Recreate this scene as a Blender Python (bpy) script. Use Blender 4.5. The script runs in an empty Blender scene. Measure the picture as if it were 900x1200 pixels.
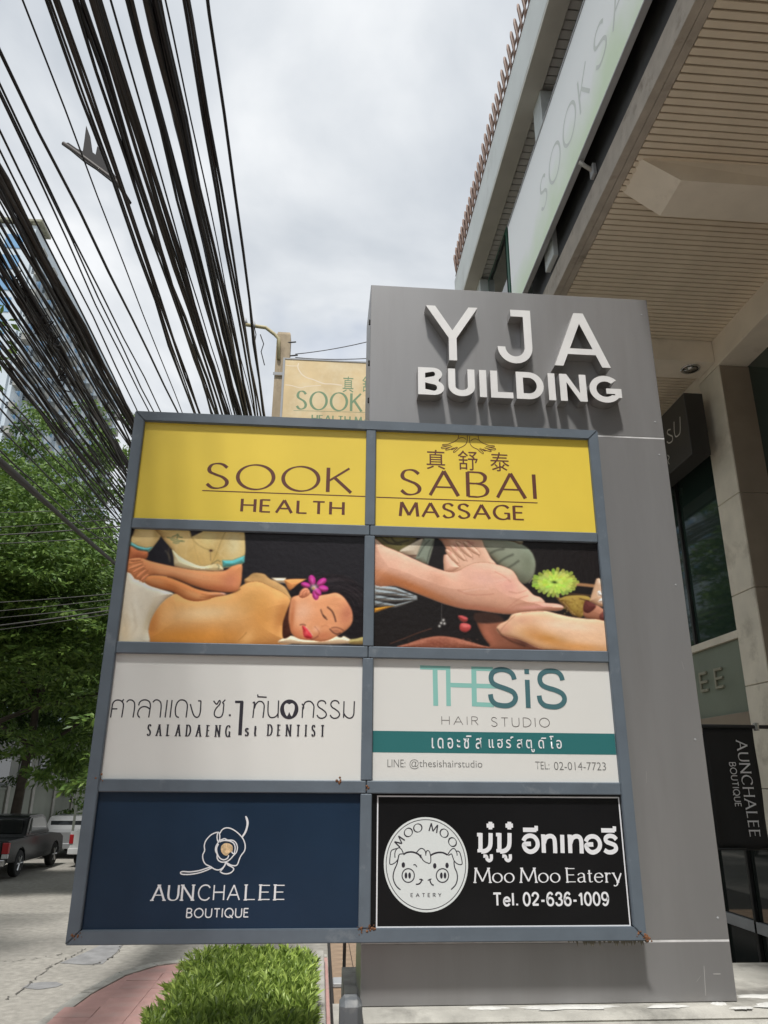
import bpy, bmesh, math, random
import numpy as np
from mathutils import Vector, Matrix
R = math.radians
rnd = random.Random(7)
sc = bpy.context.scene
C = sc.collection

# ------------------------------------------------------------------ camera
CAM = np.array([0.0, 0.0, 2.6])
F, YAW, PITCH, ROLL = 884.26, 0.07755, 0.34283, 0.00741          # focal length in pixels of a 900x1200 picture
_cy, _sy, _cp, _sp, _cr, _sr = math.cos(YAW), math.sin(YAW), math.cos(PITCH), math.sin(PITCH), math.cos(ROLL), math.sin(ROLL)
fwd = np.array([_sy*_cp, _cy*_cp, _sp]); _r = np.array([_cy, -_sy, 0.0]); _u = np.cross(_r, fwd)
right = _cr*_r + _sr*_u; up = -_sr*_r + _cr*_u
cam_d = bpy.data.cameras.new('camera'); cam = bpy.data.objects.new('camera', cam_d); C.objects.link(cam)
cam.matrix_world = Matrix(((right[0], up[0], -fwd[0], CAM[0]), (right[1], up[1], -fwd[1], CAM[1]), (right[2], up[2], -fwd[2], CAM[2]), (0, 0, 0, 1)))
cam_d.sensor_fit = 'VERTICAL'; cam_d.sensor_height = 36.0; cam_d.lens = F/1200*36.0
cam_d.clip_end = 3000; cam_d.clip_start = 0.05
sc.camera = cam
def ray(x, y): return fwd + (x-450)/F*right - (y-600)/F*up
def atY(x, y, v): d = ray(x, y); return CAM + d*((v-CAM[1])/d[1])      # measured picture point -> plane y = v
def atZ(x, y, v): d = ray(x, y); return CAM + d*((v-CAM[2])/d[2])
def atX(x, y, v): d = ray(x, y); return CAM + d*((v-CAM[0])/d[0])

# ------------------------------------------------------------------ world, sun, exposure
sun_dir = Vector((-0.115, -0.455, 1.0)).normalized()
elev = math.asin(sun_dir.z); azim = math.atan2(sun_dir.x, sun_dir.y)
w = bpy.data.worlds.new('World'); sc.world = w; w.use_nodes = True
nt = w.node_tree; nt.nodes.clear(); N = nt.nodes.new; L = nt.links.new
out = N('ShaderNodeOutputWorld'); mixs = N('ShaderNodeMixShader')
bgs = N('ShaderNodeBackground'); sky = N('ShaderNodeTexSky'); sky.sky_type = 'NISHITA'; sky.sun_disc = False
sky.sun_elevation = elev; sky.sun_rotation = azim; bgs.inputs['Strength'].default_value = 0.13
L(sky.outputs[0], bgs.inputs['Color'])
bgc = N('ShaderNodeBackground'); bgc.inputs['Strength'].default_value = 0.93
tc = N('ShaderNodeTexCoord'); sep = N('ShaderNodeSeparateXYZ'); L(tc.outputs['Generated'], sep.inputs[0])
zc = N('ShaderNodeMath'); zc.operation = 'MAXIMUM'; L(sep.outputs['Z'], zc.inputs[0]); zc.inputs[1].default_value = 0.06
zp = N('ShaderNodeMath'); zp.operation = 'ADD'; L(zc.outputs[0], zp.inputs[0]); zp.inputs[1].default_value = 0.25
dx = N('ShaderNodeMath'); dx.operation = 'DIVIDE'; L(sep.outputs['X'], dx.inputs[0]); L(zp.outputs[0], dx.inputs[1])
dy = N('ShaderNodeMath'); dy.operation = 'DIVIDE'; L(sep.outputs['Y'], dy.inputs[0]); L(zp.outputs[0], dy.inputs[1])
cmb = N('ShaderNodeCombineXYZ'); L(dx.outputs[0], cmb.inputs[0]); L(dy.outputs[0], cmb.inputs[1])
n1 = N('ShaderNodeTexNoise'); n1.inputs['Scale'].default_value = 2.6; n1.inputs['Detail'].default_value = 7; n1.inputs['Roughness'].default_value = 0.5
n1.inputs['Distortion'].default_value = 0.3
L(cmb.outputs[0], n1.inputs['Vector'])
cr = N('ShaderNodeValToRGB'); e = cr.color_ramp.elements
e[0].position = 0.33; e[0].color = (0.43, 0.47, 0.52, 1); e[1].position = 0.66; e[1].color = (0.80, 0.815, 0.83, 1)
k = e.new(0.5); k.color = (0.60, 0.63, 0.665, 1)
L(n1.outputs['Fac'], cr.inputs[0]); L(cr.outputs[0], bgc.inputs['Color'])
n2 = N('ShaderNodeTexNoise'); n2.inputs['Scale'].default_value = 1.15; n2.inputs['Detail'].default_value = 6
mp = N('ShaderNodeMapping'); mp.inputs['Location'].default_value = (3.1, 1.7, 0); L(cmb.outputs[0], mp.inputs[0]); L(mp.outputs[0], n2.inputs['Vector'])
c2 = N('ShaderNodeValToRGB'); c2.color_ramp.elements[0].position = 0.62; c2.color_ramp.elements[0].color = (1, 1, 1, 1)
c2.color_ramp.elements[1].position = 0.74; c2.color_ramp.elements[1].color = (0.35, 0.35, 0.35, 1)
L(n2.outputs['Fac'], c2.inputs[0]); L(c2.outputs[0], mixs.inputs[0]); L(bgs.outputs[0], mixs.inputs[1]); L(bgc.outputs[0], mixs.inputs[2])
L(mixs.outputs[0], out.inputs[0])
sl = bpy.data.lights.new('sun', 'SUN'); sl.energy = 3.3; sl.angle = R(4.5); sl.color = (1.0, 0.972, 0.925)
so = bpy.data.objects.new('sun', sl); C.objects.link(so); so.rotation_euler = (-sun_dir).to_track_quat('-Z', 'Y').to_euler()
so.location = (0, 0, 60)
sc.view_settings.view_transform = 'Standard'; sc.view_settings.look = 'None'; sc.view_settings.exposure = 0.42; sc.view_settings.gamma = 1.0

# ------------------------------------------------------------------ helpers
def lin(c): return tuple((x/255/12.92 if x/255 <= 0.04045 else ((x/255+0.055)/1.055)**2.4) for x in c)
WP = {}
def setp(o, label=None, cat=None, group=None, kind=None):
    for k_, v in (('label', label), ('category', cat), ('group', group), ('kind', kind)):
        if v: o[k_] = v
    return o
def thing(name, loc, label, cat, group=None):
    o = bpy.data.objects.new(name, None); C.objects.link(o); o.empty_display_size = 0.2
    o.location = loc; WP[o.name] = Vector(loc); return setp(o, label, cat, group)
class MB:
    def __init__(s): s.v = []; s.f = []; s.m = []; s.mi = 0
    def add(s, vs, fs):
        b = len(s.v); s.v += [tuple(map(float, p)) for p in vs]; s.f += [tuple(i+b for i in f) for f in fs]; s.m += [s.mi]*len(fs); return s
    def box(s, x0, x1, y0, y1, z0, z1):
        return s.add([(x0,y0,z0),(x1,y0,z0),(x1,y1,z0),(x0,y1,z0),(x0,y0,z1),(x1,y0,z1),(x1,y1,z1),(x0,y1,z1)],
              [(0,3,2,1),(4,5,6,7),(0,1,5,4),(1,2,6,5),(2,3,7,6),(3,0,4,7)])
    def cbox(s, x0, x1, y0, y1, z0, z1, b=0.004):      # box with chamfered edges
        vs = []; 
        for (sx, x) in ((1,x0),(-1,x1)):
            for (sy, y) in ((1,y0),(-1,y1)):
                for (sz, z) in ((1,z0),(-1,z1)):
                    vs += [(x, y+sy*b, z+sz*b), (x+sx*b, y, z+sz*b), (x+sx*b, y+sy*b, z)]
        bm = bmesh.new()
        for p in vs: bm.verts.new(p)
        bmesh.ops.convex_hull(bm, input=bm.verts[:]); bmesh.ops.dissolve_limit(bm, angle_limit=0.02, verts=bm.verts[:], edges=bm.edges[:])
        bm.verts.index_update(); s.add([v.co[:] for v in bm.verts], [[v.index for v in f.verts] for f in bm.faces]); bm.free(); return s
    def quad(s, a, b, c, d): return s.add([a,b,c,d], [(0,1,2,3)])
    def prism(s, poly, axis, a, b):                      # polygon (2d) extruded along axis
        n = len(poly)
        def P(p, t): return {'x': (t, p[0], p[1]), 'y': (p[0], t, p[1]), 'z': (p[0], p[1], t)}[axis]
        return s.add([P(p, a) for p in poly]+[P(p, b) for p in poly], [tuple(range(n))[::-1], tuple(range(n, 2*n))]+[(i, (i+1) % n, (i+1) % n+n, i+n) for i in range(n)])
    def tube(s, pts, r, n=6, caps=True):
        pts = [Vector(p) for p in pts]; rr = r if hasattr(r, '__len__') else [r]*len(pts)
        vs = []; ref = None
        for i, p in enumerate(pts):
            t = (pts[min(i+1, len(pts)-1)]-pts[max(i-1, 0)]).normalized()
            if ref is None:
                a = Vector((0,0,1)) if abs(t.z) < .9 else Vector((1,0,0)); ref = t.cross(a).normalized()
            ref = (ref-t*ref.dot(t)).normalized(); b2 = t.cross(ref)
            for k_ in range(n):
                an = 2*math.pi*k_/n; vs.append(tuple(p+(ref*math.cos(an)+b2*math.sin(an))*rr[i]))
        fs = [(i*n+k_, i*n+(k_+1) % n, (i+1)*n+(k_+1) % n, (i+1)*n+k_) for i in range(len(pts)-1) for k_ in range(n)]
        if caps: fs += [tuple(range(n))[::-1], tuple(range((len(pts)-1)*n, len(pts)*n))]
        return s.add(vs, fs)
    def lathe(s, prof, c, axis='z', n=20):
        vs = []
        for r_, t in prof:
            for k_ in range(n):
                a = 2*math.pi*k_/n; p, q = r_*math.cos(a), r_*math.sin(a)
                vs.append({'z': (c[0]+p, c[1]+q, c[2]+t), 'x': (c[0]+t, c[1]+p, c[2]+q), 'y': (c[0]+p, c[1]+t, c[2]+q)}[axis])
        m = len(prof)
        return s.add(vs, [(i*n+k_, i*n+(k_+1) % n, (i+1)*n+(k_+1) % n, (i+1)*n+k_) for i in range(m-1) for k_ in range(n)]+[tuple(range(n))[::-1], tuple(range((m-1)*n, m*n))])
    def obj(s, name, mats, parent=None, smooth=False, **kw):
        me = bpy.data.meshes.new(name); me.from_pydata(s.v, [], s.f)
        for m_ in (mats if isinstance(mats, (list, tuple)) else [mats]): me.materials.append(m_)
        me.polygons.foreach_set('material_index', s.m)
        if smooth: me.polygons.foreach_set('use_smooth', [True]*len(s.f))
        me.update(); return link(name, me, parent, **kw)
def link(name, me, parent=None, **kw):
    o = bpy.data.objects.new(name, me); C.objects.link(o); WP[o.name] = Vector((0,0,0))
    if parent is not None:
        o.parent = parent; o.location = -WP[parent.name]
    return setp(o, **kw)
def fixn(o):
    bm = bmesh.new(); bm.from_mesh(o.data); bmesh.ops.recalc_face_normals(bm, faces=bm.faces[:]); bm.to_mesh(o.data); bm.free(); return o

def mat(name, col, rough=0.6, metal=0.0, spec=0.5, var=0.0, vscale=3.0, bump=0.0, bscale=60.0, dirt=None, dscale=1.5, dth=(0.55, 0.75), stretch=None, island=0.0, trans=None):
    m = bpy.data.materials.new(name); m.use_nodes = True; t = m.node_tree; b = t.nodes['Principled BSDF']
    b.inputs['Roughness'].default_value = rough; b.inputs['Metallic'].default_value = metal; b.inputs['Specular IOR Level'].default_value = spec
    col = tuple(col[:3])+(1,); b.inputs['Base Color'].default_value = col
    co = t.nodes.new('ShaderNodeTexCoord'); vec = co.outputs['Object']
    if stretch:
        mm = t.nodes.new('ShaderNodeMapping'); mm.inputs['Scale'].default_value = stretch; t.links.new(vec, mm.inputs[0]); vec = mm.outputs[0]
    last = None
    def mixc(a, bcol, fac):
        x = t.nodes.new('ShaderNodeMix'); x.data_type = 'RGBA'
        if hasattr(a, 'node'): t.links.new(a, x.inputs['A'])
        else: x.inputs['A'].default_value = a
        if hasattr(bcol, 'node'): t.links.new(bcol, x.inputs['B'])
        else: x.inputs['B'].default_value = bcol
        t.links.new(fac, x.inputs['Factor']); return x.outputs['Result']
    cur = col
    if var:
        n = t.nodes.new('ShaderNodeTexNoise'); n.inputs['Scale'].default_value = vscale; n.inputs['Detail'].default_value = 6; t.links.new(vec, n.inputs['Vector'])
        r = t.nodes.new('ShaderNodeMapRange'); r.inputs[1].default_value = 0.3; r.inputs[2].default_value = 0.7; t.links.new(n.outputs['Fac'], r.inputs[0])
        lo = tuple(max(0, c*(1-var)) for c in col[:3])+(1,); hi = tuple(min(1, c*(1+var)) for c in col[:3])+(1,)
        cur = mixc(lo, hi, r.outputs[0])
    if island:
        g = t.nodes.new('ShaderNodeNewGeometry'); hs = t.nodes.new('ShaderNodeHueSaturation')
        r = t.nodes.new('ShaderNodeMapRange'); t.links.new(g.outputs['Random Per Island'], r.inputs[0]); r.inputs[3].default_value = 1-island; r.inputs[4].default_value = 1+island
        t.links.new(r.outputs[0], hs.inputs['Value'])
        r2 = t.nodes.new('ShaderNodeMapRange'); t.links.new(g.outputs['Random Per Island'], r2.inputs[0]); r2.inputs[3].default_value = 0.515; r2.inputs[4].default_value = 0.485
        t.links.new(r2.outputs[0], hs.inputs['Hue'])
        if hasattr(cur, 'node'): t.links.new(cur, hs.inputs['Color'])
        else: hs.inputs['Color'].default_value = cur
        cur = hs.outputs[0]
    if dirt:
        n = t.nodes.new('ShaderNodeTexNoise'); n.inputs['Scale'].default_value = dscale; n.inputs['Detail'].default_value = 8; n.inputs['Roughness'].default_value = 0.65; t.links.new(vec, n.inputs['Vector'])
        r = t.nodes.new('ShaderNodeMapRange'); r.inputs[1].default_value = dth[0]; r.inputs[2].default_value = dth[1]; t.links.new(n.outputs['Fac'], r.inputs[0])
        cur = mixc(cur, tuple(dirt)+(1,), r.outputs[0])
    if hasattr(cur, 'node'): t.links.new(cur, b.inputs['Base Color'])
    if bump:
        n = t.nodes.new('ShaderNodeTexNoise'); n.inputs['Scale'].default_value = bscale; n.inputs['Detail'].default_value = 5; t.links.new(vec, n.inputs['Vector'])
        bp = t.nodes.new('ShaderNodeBump'); bp.inputs['Strength'].default_value = bump; bp.inputs['Distance'].default_value = 0.01; t.links.new(n.outputs['Fac'], bp.inputs['Height']); t.links.new(bp.outputs[0], b.inputs['Normal'])
    if trans:
        tr = t.nodes.new('ShaderNodeBsdfTranslucent'); ms = t.nodes.new('ShaderNodeMixShader'); ms.inputs[0].default_value = trans
        if hasattr(cur, 'node'): t.links.new(cur, tr.inputs[0])
        else: tr.inputs[0].default_value = col
        t.links.new(b.outputs[0], ms.inputs[1]); t.links.new(tr.outputs[0], ms.inputs[2]); t.links.new(ms.outputs[0], t.nodes['Material Output'].inputs[0])
    return m
M = {}
M['concrete_road'] = mat('concrete_road', (0.30, 0.285, 0.255), 0.85, var=0.20, vscale=9, bump=0.8, bscale=40, dirt=(0.205, 0.195, 0.175), dscale=0.45, dth=(0.45, 0.75))
M['patch'] = mat('asphalt_patch', (0.225, 0.225, 0.228), 0.85, var=0.2, vscale=5, bump=0.4, bscale=60)
M['crack'] = mat('crack_tar', (0.11, 0.105, 0.095), 0.9, var=0.3, vscale=8)
M['red_paver'] = mat('red_paver', (0.45, 0.265, 0.24), 0.8, var=0.14, vscale=3, bump=0.3, bscale=60, dirt=(0.34, 0.27, 0.25), dscale=1.4, dth=(0.5, 0.8))
M['kerb'] = mat('kerb_concrete', (0.36, 0.35, 0.32), 0.85, var=0.15, vscale=5, bump=0.4, bscale=50, dirt=(0.16, 0.15, 0.13), dscale=3)
M['concrete'] = mat('old_concrete', (0.40, 0.39, 0.355), 0.85, var=0.18, vscale=4, bump=0.6, bscale=45, dirt=(0.17, 0.165, 0.15), dscale=2.2, dth=(0.48, 0.7))
M['white_debris'] = mat('white_mortar', (0.60, 0.60, 0.58), 0.85, var=0.1, vscale=12, bump=0.6, bscale=60)
M['terracotta'] = mat('terracotta_floor', (0.26, 0.185, 0.125), 0.8, var=0.2, vscale=3, bump=0.2, bscale=40)
M['pylon'] = mat('pylon_aluminium_panel', (0.285, 0.282, 0.285), 0.36, metal=0.45, spec=0.6, var=0.06, vscale=1.2, bump=0.015, bscale=3, dirt=(0.25, 0.245, 0.243), dscale=1.4, dth=(0.48, 0.85), stretch=(2.5, 1, 0.3))
M['sealant'] = mat('joint_sealant', (0.62, 0.62, 0.62), 0.5, var=0.2, vscale=9)
M['frame'] = mat('blue_grey_frame_paint', (0.115, 0.142, 0.172), 0.45, spec=0.4, var=0.08, vscale=6, bump=0.03, bscale=40, dirt=(0.20, 0.225, 0.25), dscale=5, dth=(0.6, 0.75))
M['rust'] = mat('rust', (0.17, 0.075, 0.035), 0.9, var=0.5, vscale=40, bump=0.8, bscale=90)
M['yellow'] = mat('yellow_vinyl', (0.80, 0.60, 0.075), 0.35, var=0.05, vscale=1.6, bump=0.02, bscale=7)
M['white_panel'] = mat('white_vinyl', (0.715, 0.715, 0.69), 0.35, var=0.015, vscale=1.5, bump=0.02, bscale=7)
M['navy'] = mat('navy_vinyl', (0.013, 0.030, 0.060), 0.30, spec=0.28, var=0.12, vscale=2, bump=0.12, bscale=18)
M['black_panel'] = mat('black_vinyl', (0.007, 0.007, 0.008), 0.30, spec=0.25, var=0.2, vscale=2, bump=0.06, bscale=14)
M['brown_ink'] = mat('brown_ink', (0.115, 0.032, 0.018), 0.5, var=0.1, vscale=30)
M['black_ink'] = mat('black_ink', (0.022, 0.02, 0.03), 0.5)
M['grey_ink'] = mat('grey_ink', (0.17, 0.17, 0.165), 0.5)
M['dark_grey_ink'] = mat('dark_grey_ink', (0.10, 0.085, 0.08), 0.5)
M['mint_ink'] = mat('mint_ink', (0.25, 0.53, 0.48), 0.4)
M['slate_ink'] = mat('slate_teal_ink', (0.062, 0.155, 0.175), 0.4)
M['teal_ink'] = mat('teal_band', (0.025, 0.155, 0.16), 0.4)
M['white_ink'] = mat('white_ink', (0.78, 0.79, 0.82), 0.5)
M['logo_white'] = mat('logo_white', (0.70, 0.74, 0.74), 0.45)
M['gold_ink'] = mat('cream_gold_ink', (0.72, 0.52, 0.30), 0.5, var=0.35, vscale=60)
M['letter_face'] = mat('letter_brushed_face', (0.76, 0.755, 0.75), 0.42, metal=0.1, var=0.05, vscale=6)
M['letter_side'] = mat('letter_steel_side', (0.42, 0.41, 0.40), 0.3, metal=0.75, var=0.1, vscale=8)
M['slat'] = mat('painted_soffit_slat', (0.74, 0.64, 0.50), 0.55, var=0.08, vscale=2.2, dirt=(0.60, 0.52, 0.41), dscale=1.1, dth=(0.55, 0.8))
M['soffit_paint'] = mat('beige_paint', (0.80, 0.72, 0.60), 0.6, var=0.06, vscale=3, dirt=(0.55, 0.48, 0.38), dscale=2, dth=(0.6, 0.8))
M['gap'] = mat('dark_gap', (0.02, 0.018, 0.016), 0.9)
M['trim'] = mat('weathered_trim', (0.40, 0.355, 0.30), 0.7, var=0.12, vscale=6, bump=0.4, bscale=30, dirt=(0.2, 0.17, 0.13), dscale=4)
M['black_paint'] = mat('black_paint', (0.018, 0.018, 0.018), 0.55, var=0.3, vscale=3, dirt=(0.05, 0.05, 0.048), dscale=2)
M['slab'] = mat('pale_slab_paint', (0.56, 0.60, 0.60), 0.6, var=0.05, vscale=2, dirt=(0.38, 0.40, 0.39), dscale=1.3, dth=(0.55, 0.8))
M['slab_under'] = mat('slab_underside', (0.50, 0.50, 0.455), 0.6, var=0.06, vscale=3)
M['slat_grey'] = mat('grey_soffit_slat', (0.55, 0.56, 0.53), 0.6, var=0.05, vscale=3, island=0.03)
M['rail'] = mat('brown_rail_paint', (0.19, 0.115, 0.085), 0.6, var=0.3, vscale=5)
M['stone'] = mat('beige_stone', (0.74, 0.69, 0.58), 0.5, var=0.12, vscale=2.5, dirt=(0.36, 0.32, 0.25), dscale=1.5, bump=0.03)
M['stone_brown_shade'] = mat('brown_and_shaded_stone', (0.27, 0.22, 0.165), 0.5, var=0.12, vscale=3)
M['glass'] = mat('dark_shop_glass', (0.018, 0.022, 0.020), 0.03, spec=0.9)
M['green_glass'] = mat('green_tinted_glass', (0.025, 0.045, 0.038), 0.04, spec=1.0)
M['green_board'] = mat('green_grey_board', (0.20, 0.23, 0.18), 0.4, var=0.1, vscale=2)
M['letter_dull'] = mat('dull_bronze_letter', (0.34, 0.33, 0.25), 0.45, metal=0.2)
M['steel'] = mat('brushed_steel', (0.55, 0.53, 0.5), 0.25, metal=0.9)
M['box_sign'] = mat('dark_box_sign', (0.035, 0.033, 0.030), 0.45, var=0.1, vscale=3)
M['cloth'] = mat('black_banner_cloth', (0.012, 0.012, 0.013), 0.7, var=0.2, vscale=3)
M['sign_cream'] = mat('beige_marble_print', (0.66, 0.50, 0.27), 0.45, var=0.13, vscale=2.0, dirt=(0.74, 0.62, 0.40), dscale=1.2, dth=(0.45, 0.7))
M['cream_line'] = mat('cream_vein', (0.78, 0.66, 0.50), 0.5)
M['green_ink'] = mat('green_ink', (0.16, 0.26, 0.14), 0.5)
M['grey_metal'] = mat('grey_metal', (0.32, 0.33, 0.34), 0.5, var=0.1)
M['pole'] = mat('weathered_concrete_pole', (0.36, 0.29, 0.20), 0.9, var=0.25, vscale=4, bump=0.7, bscale=25, dirt=(0.18, 0.14, 0.10), dscale=5, stretch=(1, 1, 0.3))
M['arm_paint'] = mat('yellow_grey_arm', (0.36, 0.31, 0.17), 0.6, var=0.15)
M['cable'] = mat('black_cable', (0.016, 0.014, 0.016), 0.42, spec=0.5, var=0.3, vscale=2)
M['cable_brown'] = mat('dusty_cable', (0.045, 0.036, 0.032), 0.6, var=0.3, vscale=2)
M['cable_grey'] = mat('grey_conduit', (0.05, 0.048, 0.045), 0.5, var=0.2)
M['leaf'] = mat('leaf', (0.105, 0.180, 0.036), 0.5, island=0.4, trans=0.22, spec=0.3)
M['leaf_dark'] = mat('leaf_deep', (0.042, 0.085, 0.018), 0.55, island=0.4, trans=0.25, spec=0.3)
M['hedge'] = mat('hedge_leaf', (0.37, 0.50, 0.125), 0.40, island=0.55, trans=0.35, spec=0.5)
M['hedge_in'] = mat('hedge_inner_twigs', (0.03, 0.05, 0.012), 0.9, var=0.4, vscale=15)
M['bark'] = mat('bark', (0.055, 0.043, 0.032), 0.9, var=0.3, vscale=6, bump=0.7, bscale=20)
M['wall_far'] = mat('grey_green_wall', (0.22, 0.235, 0.20), 0.8, var=0.12, vscale=1)
M['white_wall'] = mat('white_wall', (0.27, 0.275, 0.26), 0.7, var=0.08)  # white set down to grey: tree shade on the house is in this colour
M['tower'] = mat('pale_tower_concrete', (0.50, 0.57, 0.63), 0.7, var=0.06, vscale=0.3)
M['tower_glass'] = mat('blue_tower_glass', (0.16, 0.32, 0.52), 0.15, spec=0.8, var=0.25, vscale=0.4)
M['pergola'] = mat('weathered_pergola', (0.25, 0.25, 0.19), 0.8, var=0.3)
M['truck_grey'] = mat('dark_grey_car_paint', (0.018, 0.020, 0.022), 0.22, metal=0.1, var=0.05)
M['car_silver'] = mat('silver_car_paint', (0.34, 0.35, 0.36), 0.28, metal=0.5)
M['car_white'] = mat('white_car_paint', (0.65, 0.66, 0.66), 0.3)
M['car_glass'] = mat('car_glass', (0.015, 0.018, 0.02), 0.04, spec=0.8)
M['tyre'] = mat('tyre', (0.015, 0.015, 0.015), 0.85)
M['rim'] = mat('alloy_rim', (0.5, 0.5, 0.5), 0.3, metal=0.9)
M['tail_red'] = mat('red_tail_light', (0.42, 0.02, 0.025), 0.2)
M['lamp_clear'] = mat('clear_lamp', (0.6, 0.6, 0.6), 0.15)
M['chrome'] = mat('chrome', (0.6, 0.6, 0.6), 0.12, metal=1.0)

# banner panel with a soft white-to-green print
def print_mat():
    m = bpy.data.materials.new('faded_green_white_print'); m.use_nodes = True; t = m.node_tree; b = t.nodes['Principled BSDF']; b.inputs['Roughness'].default_value = 0.35
    co = t.nodes.new('ShaderNodeTexCoord'); sp = t.nodes.new('ShaderNodeSeparateXYZ'); t.links.new(co.outputs['Object'], sp.inputs[0])
    mr = t.nodes.new('ShaderNodeMapRange'); t.links.new(sp.outputs['Z'], mr.inputs[0]); mr.inputs[1].default_value = 8.8; mr.inputs[2].default_value = 9.75
    n = t.nodes.new('ShaderNodeTexNoise'); n.inputs['Scale'].default_value = 1.1; n.inputs['Detail'].default_value = 3; t.links.new(co.outputs['Object'], n.inputs[0])
    a = t.nodes.new('ShaderNodeMath'); a.operation = 'ADD'; t.links.new(mr.outputs[0], a.inputs[0])
    s2 = t.nodes.new('ShaderNodeMath'); s2.operation = 'MULTIPLY_ADD'; t.links.new(n.outputs['Fac'], s2.inputs[0]); s2.inputs[1].default_value = 1.2; s2.inputs[2].default_value = -0.6
    t.links.new(s2.outputs[0], a.inputs[1])
    r = t.nodes.new('ShaderNodeValToRGB'); r.color_ramp.elements[0].color = (0.55, 0.68, 0.47, 1); r.color_ramp.elements[1].color = (0.74, 0.77, 0.77, 1)
    r.color_ramp.elements[0].position = 0.0; r.color_ramp.elements[1].position = 0.6
    t.links.new(a.outputs[0], r.inputs[0]); t.links.new(r.outputs[0], b.inputs['Base Color']); return m
M['print'] = print_mat()

# ------------------------------------------------------------------ flat print: strokes, glyphs, font text
def catmull(P, n=5, closed=False):
    P = [tuple(p) for p in P]
    if len(P) < 3: return P
    Q = []
    m = len(P); rng = range(m if closed else m-1)
    for i in rng:
        p0 = P[(i-1) % m] if (closed or i > 0) else P[0]; p1 = P[i]; p2 = P[(i+1) % m]; p3 = P[(i+2) % m] if (closed or i+2 < m) else P[-1]
        for k_ in range(n):
            t = k_/n
            Q.append(tuple(0.5*((2*b)+(-a+c)*t+(2*a-5*b+4*c-d)*t*t+(-a+3*b-3*c+d)*t**3) for a, b, c, d in zip(p0, p1, p2, p3)))
    Q.append(P[0] if closed else P[-1]); return Q
class Print:
    """flat ink shapes on a vertical plane: local (a, b) = (along, up) in metres"""
    def __init__(s, to3d, step=0.00002): s.mb = MB(); s.to = to3d; s.k = 0; s.step = step
    def poly(s, pts):
        s.k += 1; s.mb.add([s.to(p[0], p[1], s.k*s.step) for p in pts], [tuple(range(len(pts)))])
    def stroke(s, pts, wfun, smooth=False, closed=False, ext=0.0):
        P = catmull(pts, 5, closed) if smooth else [tuple(p) for p in pts]
        Q = [P[0]]
        for p in P[1:]:
            if math.hypot(p[0]-Q[-1][0], p[1]-Q[-1][1]) > 1e-6: Q.append(p)
        P = Q; n = len(P)
        if n < 2: return
        if ext:
            for a, b in ((0, 1), (-1, -2)):
                d = (P[a][0]-P[b][0], P[a][1]-P[b][1]); l_ = math.hypot(*d); P[a] = (P[a][0]+d[0]/l_*ext, P[a][1]+d[1]/l_*ext)
        lft = []; rgt = []
        for i, p in enumerate(P):
            if closed and i in (0, n-1): a, b = P[-2], P[1]
            else: a, b = P[max(i-1, 0)], P[min(i+1, n-1)]
            d = (b[0]-a[0], b[1]-a[1]); l_ = math.hypot(*d) or 1; d = (d[0]/l_, d[1]/l_)
            wd = wfun(d)/2
            if 0 < i < n-1 and not smooth:
                e1 = (p[0]-P[i-1][0], p[1]-P[i-1][1]); l1 = math.hypot(*e1); cs = abs(e1[0]/l1*d[0]+e1[1]/l1*d[1]); wd /= max(cs, .5)
            lft.append((p[0]-d[1]*wd, p[1]+d[0]*wd)); rgt.append((p[0]+d[1]*wd, p[1]-d[0]*wd))
        s.k += 1; v = [s.to(q[0], q[1], s.k*s.step) for q in lft+rgt]
        s.mb.add(v, [(i, i+1, n+i+1, n+i) for i in range(n-1)])
    def ellipse(s, cx, cy, rx, ry, n=40): s.poly([(cx+rx*math.cos(2*math.pi*i/n), cy+ry*math.sin(2*math.pi*i/n)) for i in range(n)])
    def obj(s, name, m, parent, **kw): return s.mb.obj(name, m, parent, **kw)
def mono(t): return lambda d: t
def nib(thick, thin, ang=18):
    a = R(ang)
    return lambda d: thin+(thick-thin)*abs(d[1]*math.cos(a)-d[0]*math.sin(a))**1.3
OV = [(0.5+0.5*math.cos(a), 0.5+0.5*math.sin(a)) for a in [2*math.pi*i/12 for i in range(12)]]
Sg = [(.54,.84),(.42,.96),(.28,1),(.12,.95),(.04,.79),(.08,.64),(.25,.54),(.44,.44),(.56,.27),(.51,.09),(.33,0),(.15,.02),(.01,.16)]
Cg = [(.80,.82),(.65,.96),(.45,1),(.22,.93),(.06,.74),(0,.5),(.06,.26),(.22,.07),(.45,0),(.65,.04),(.80,.18)]
def mirror(p): return p
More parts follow.
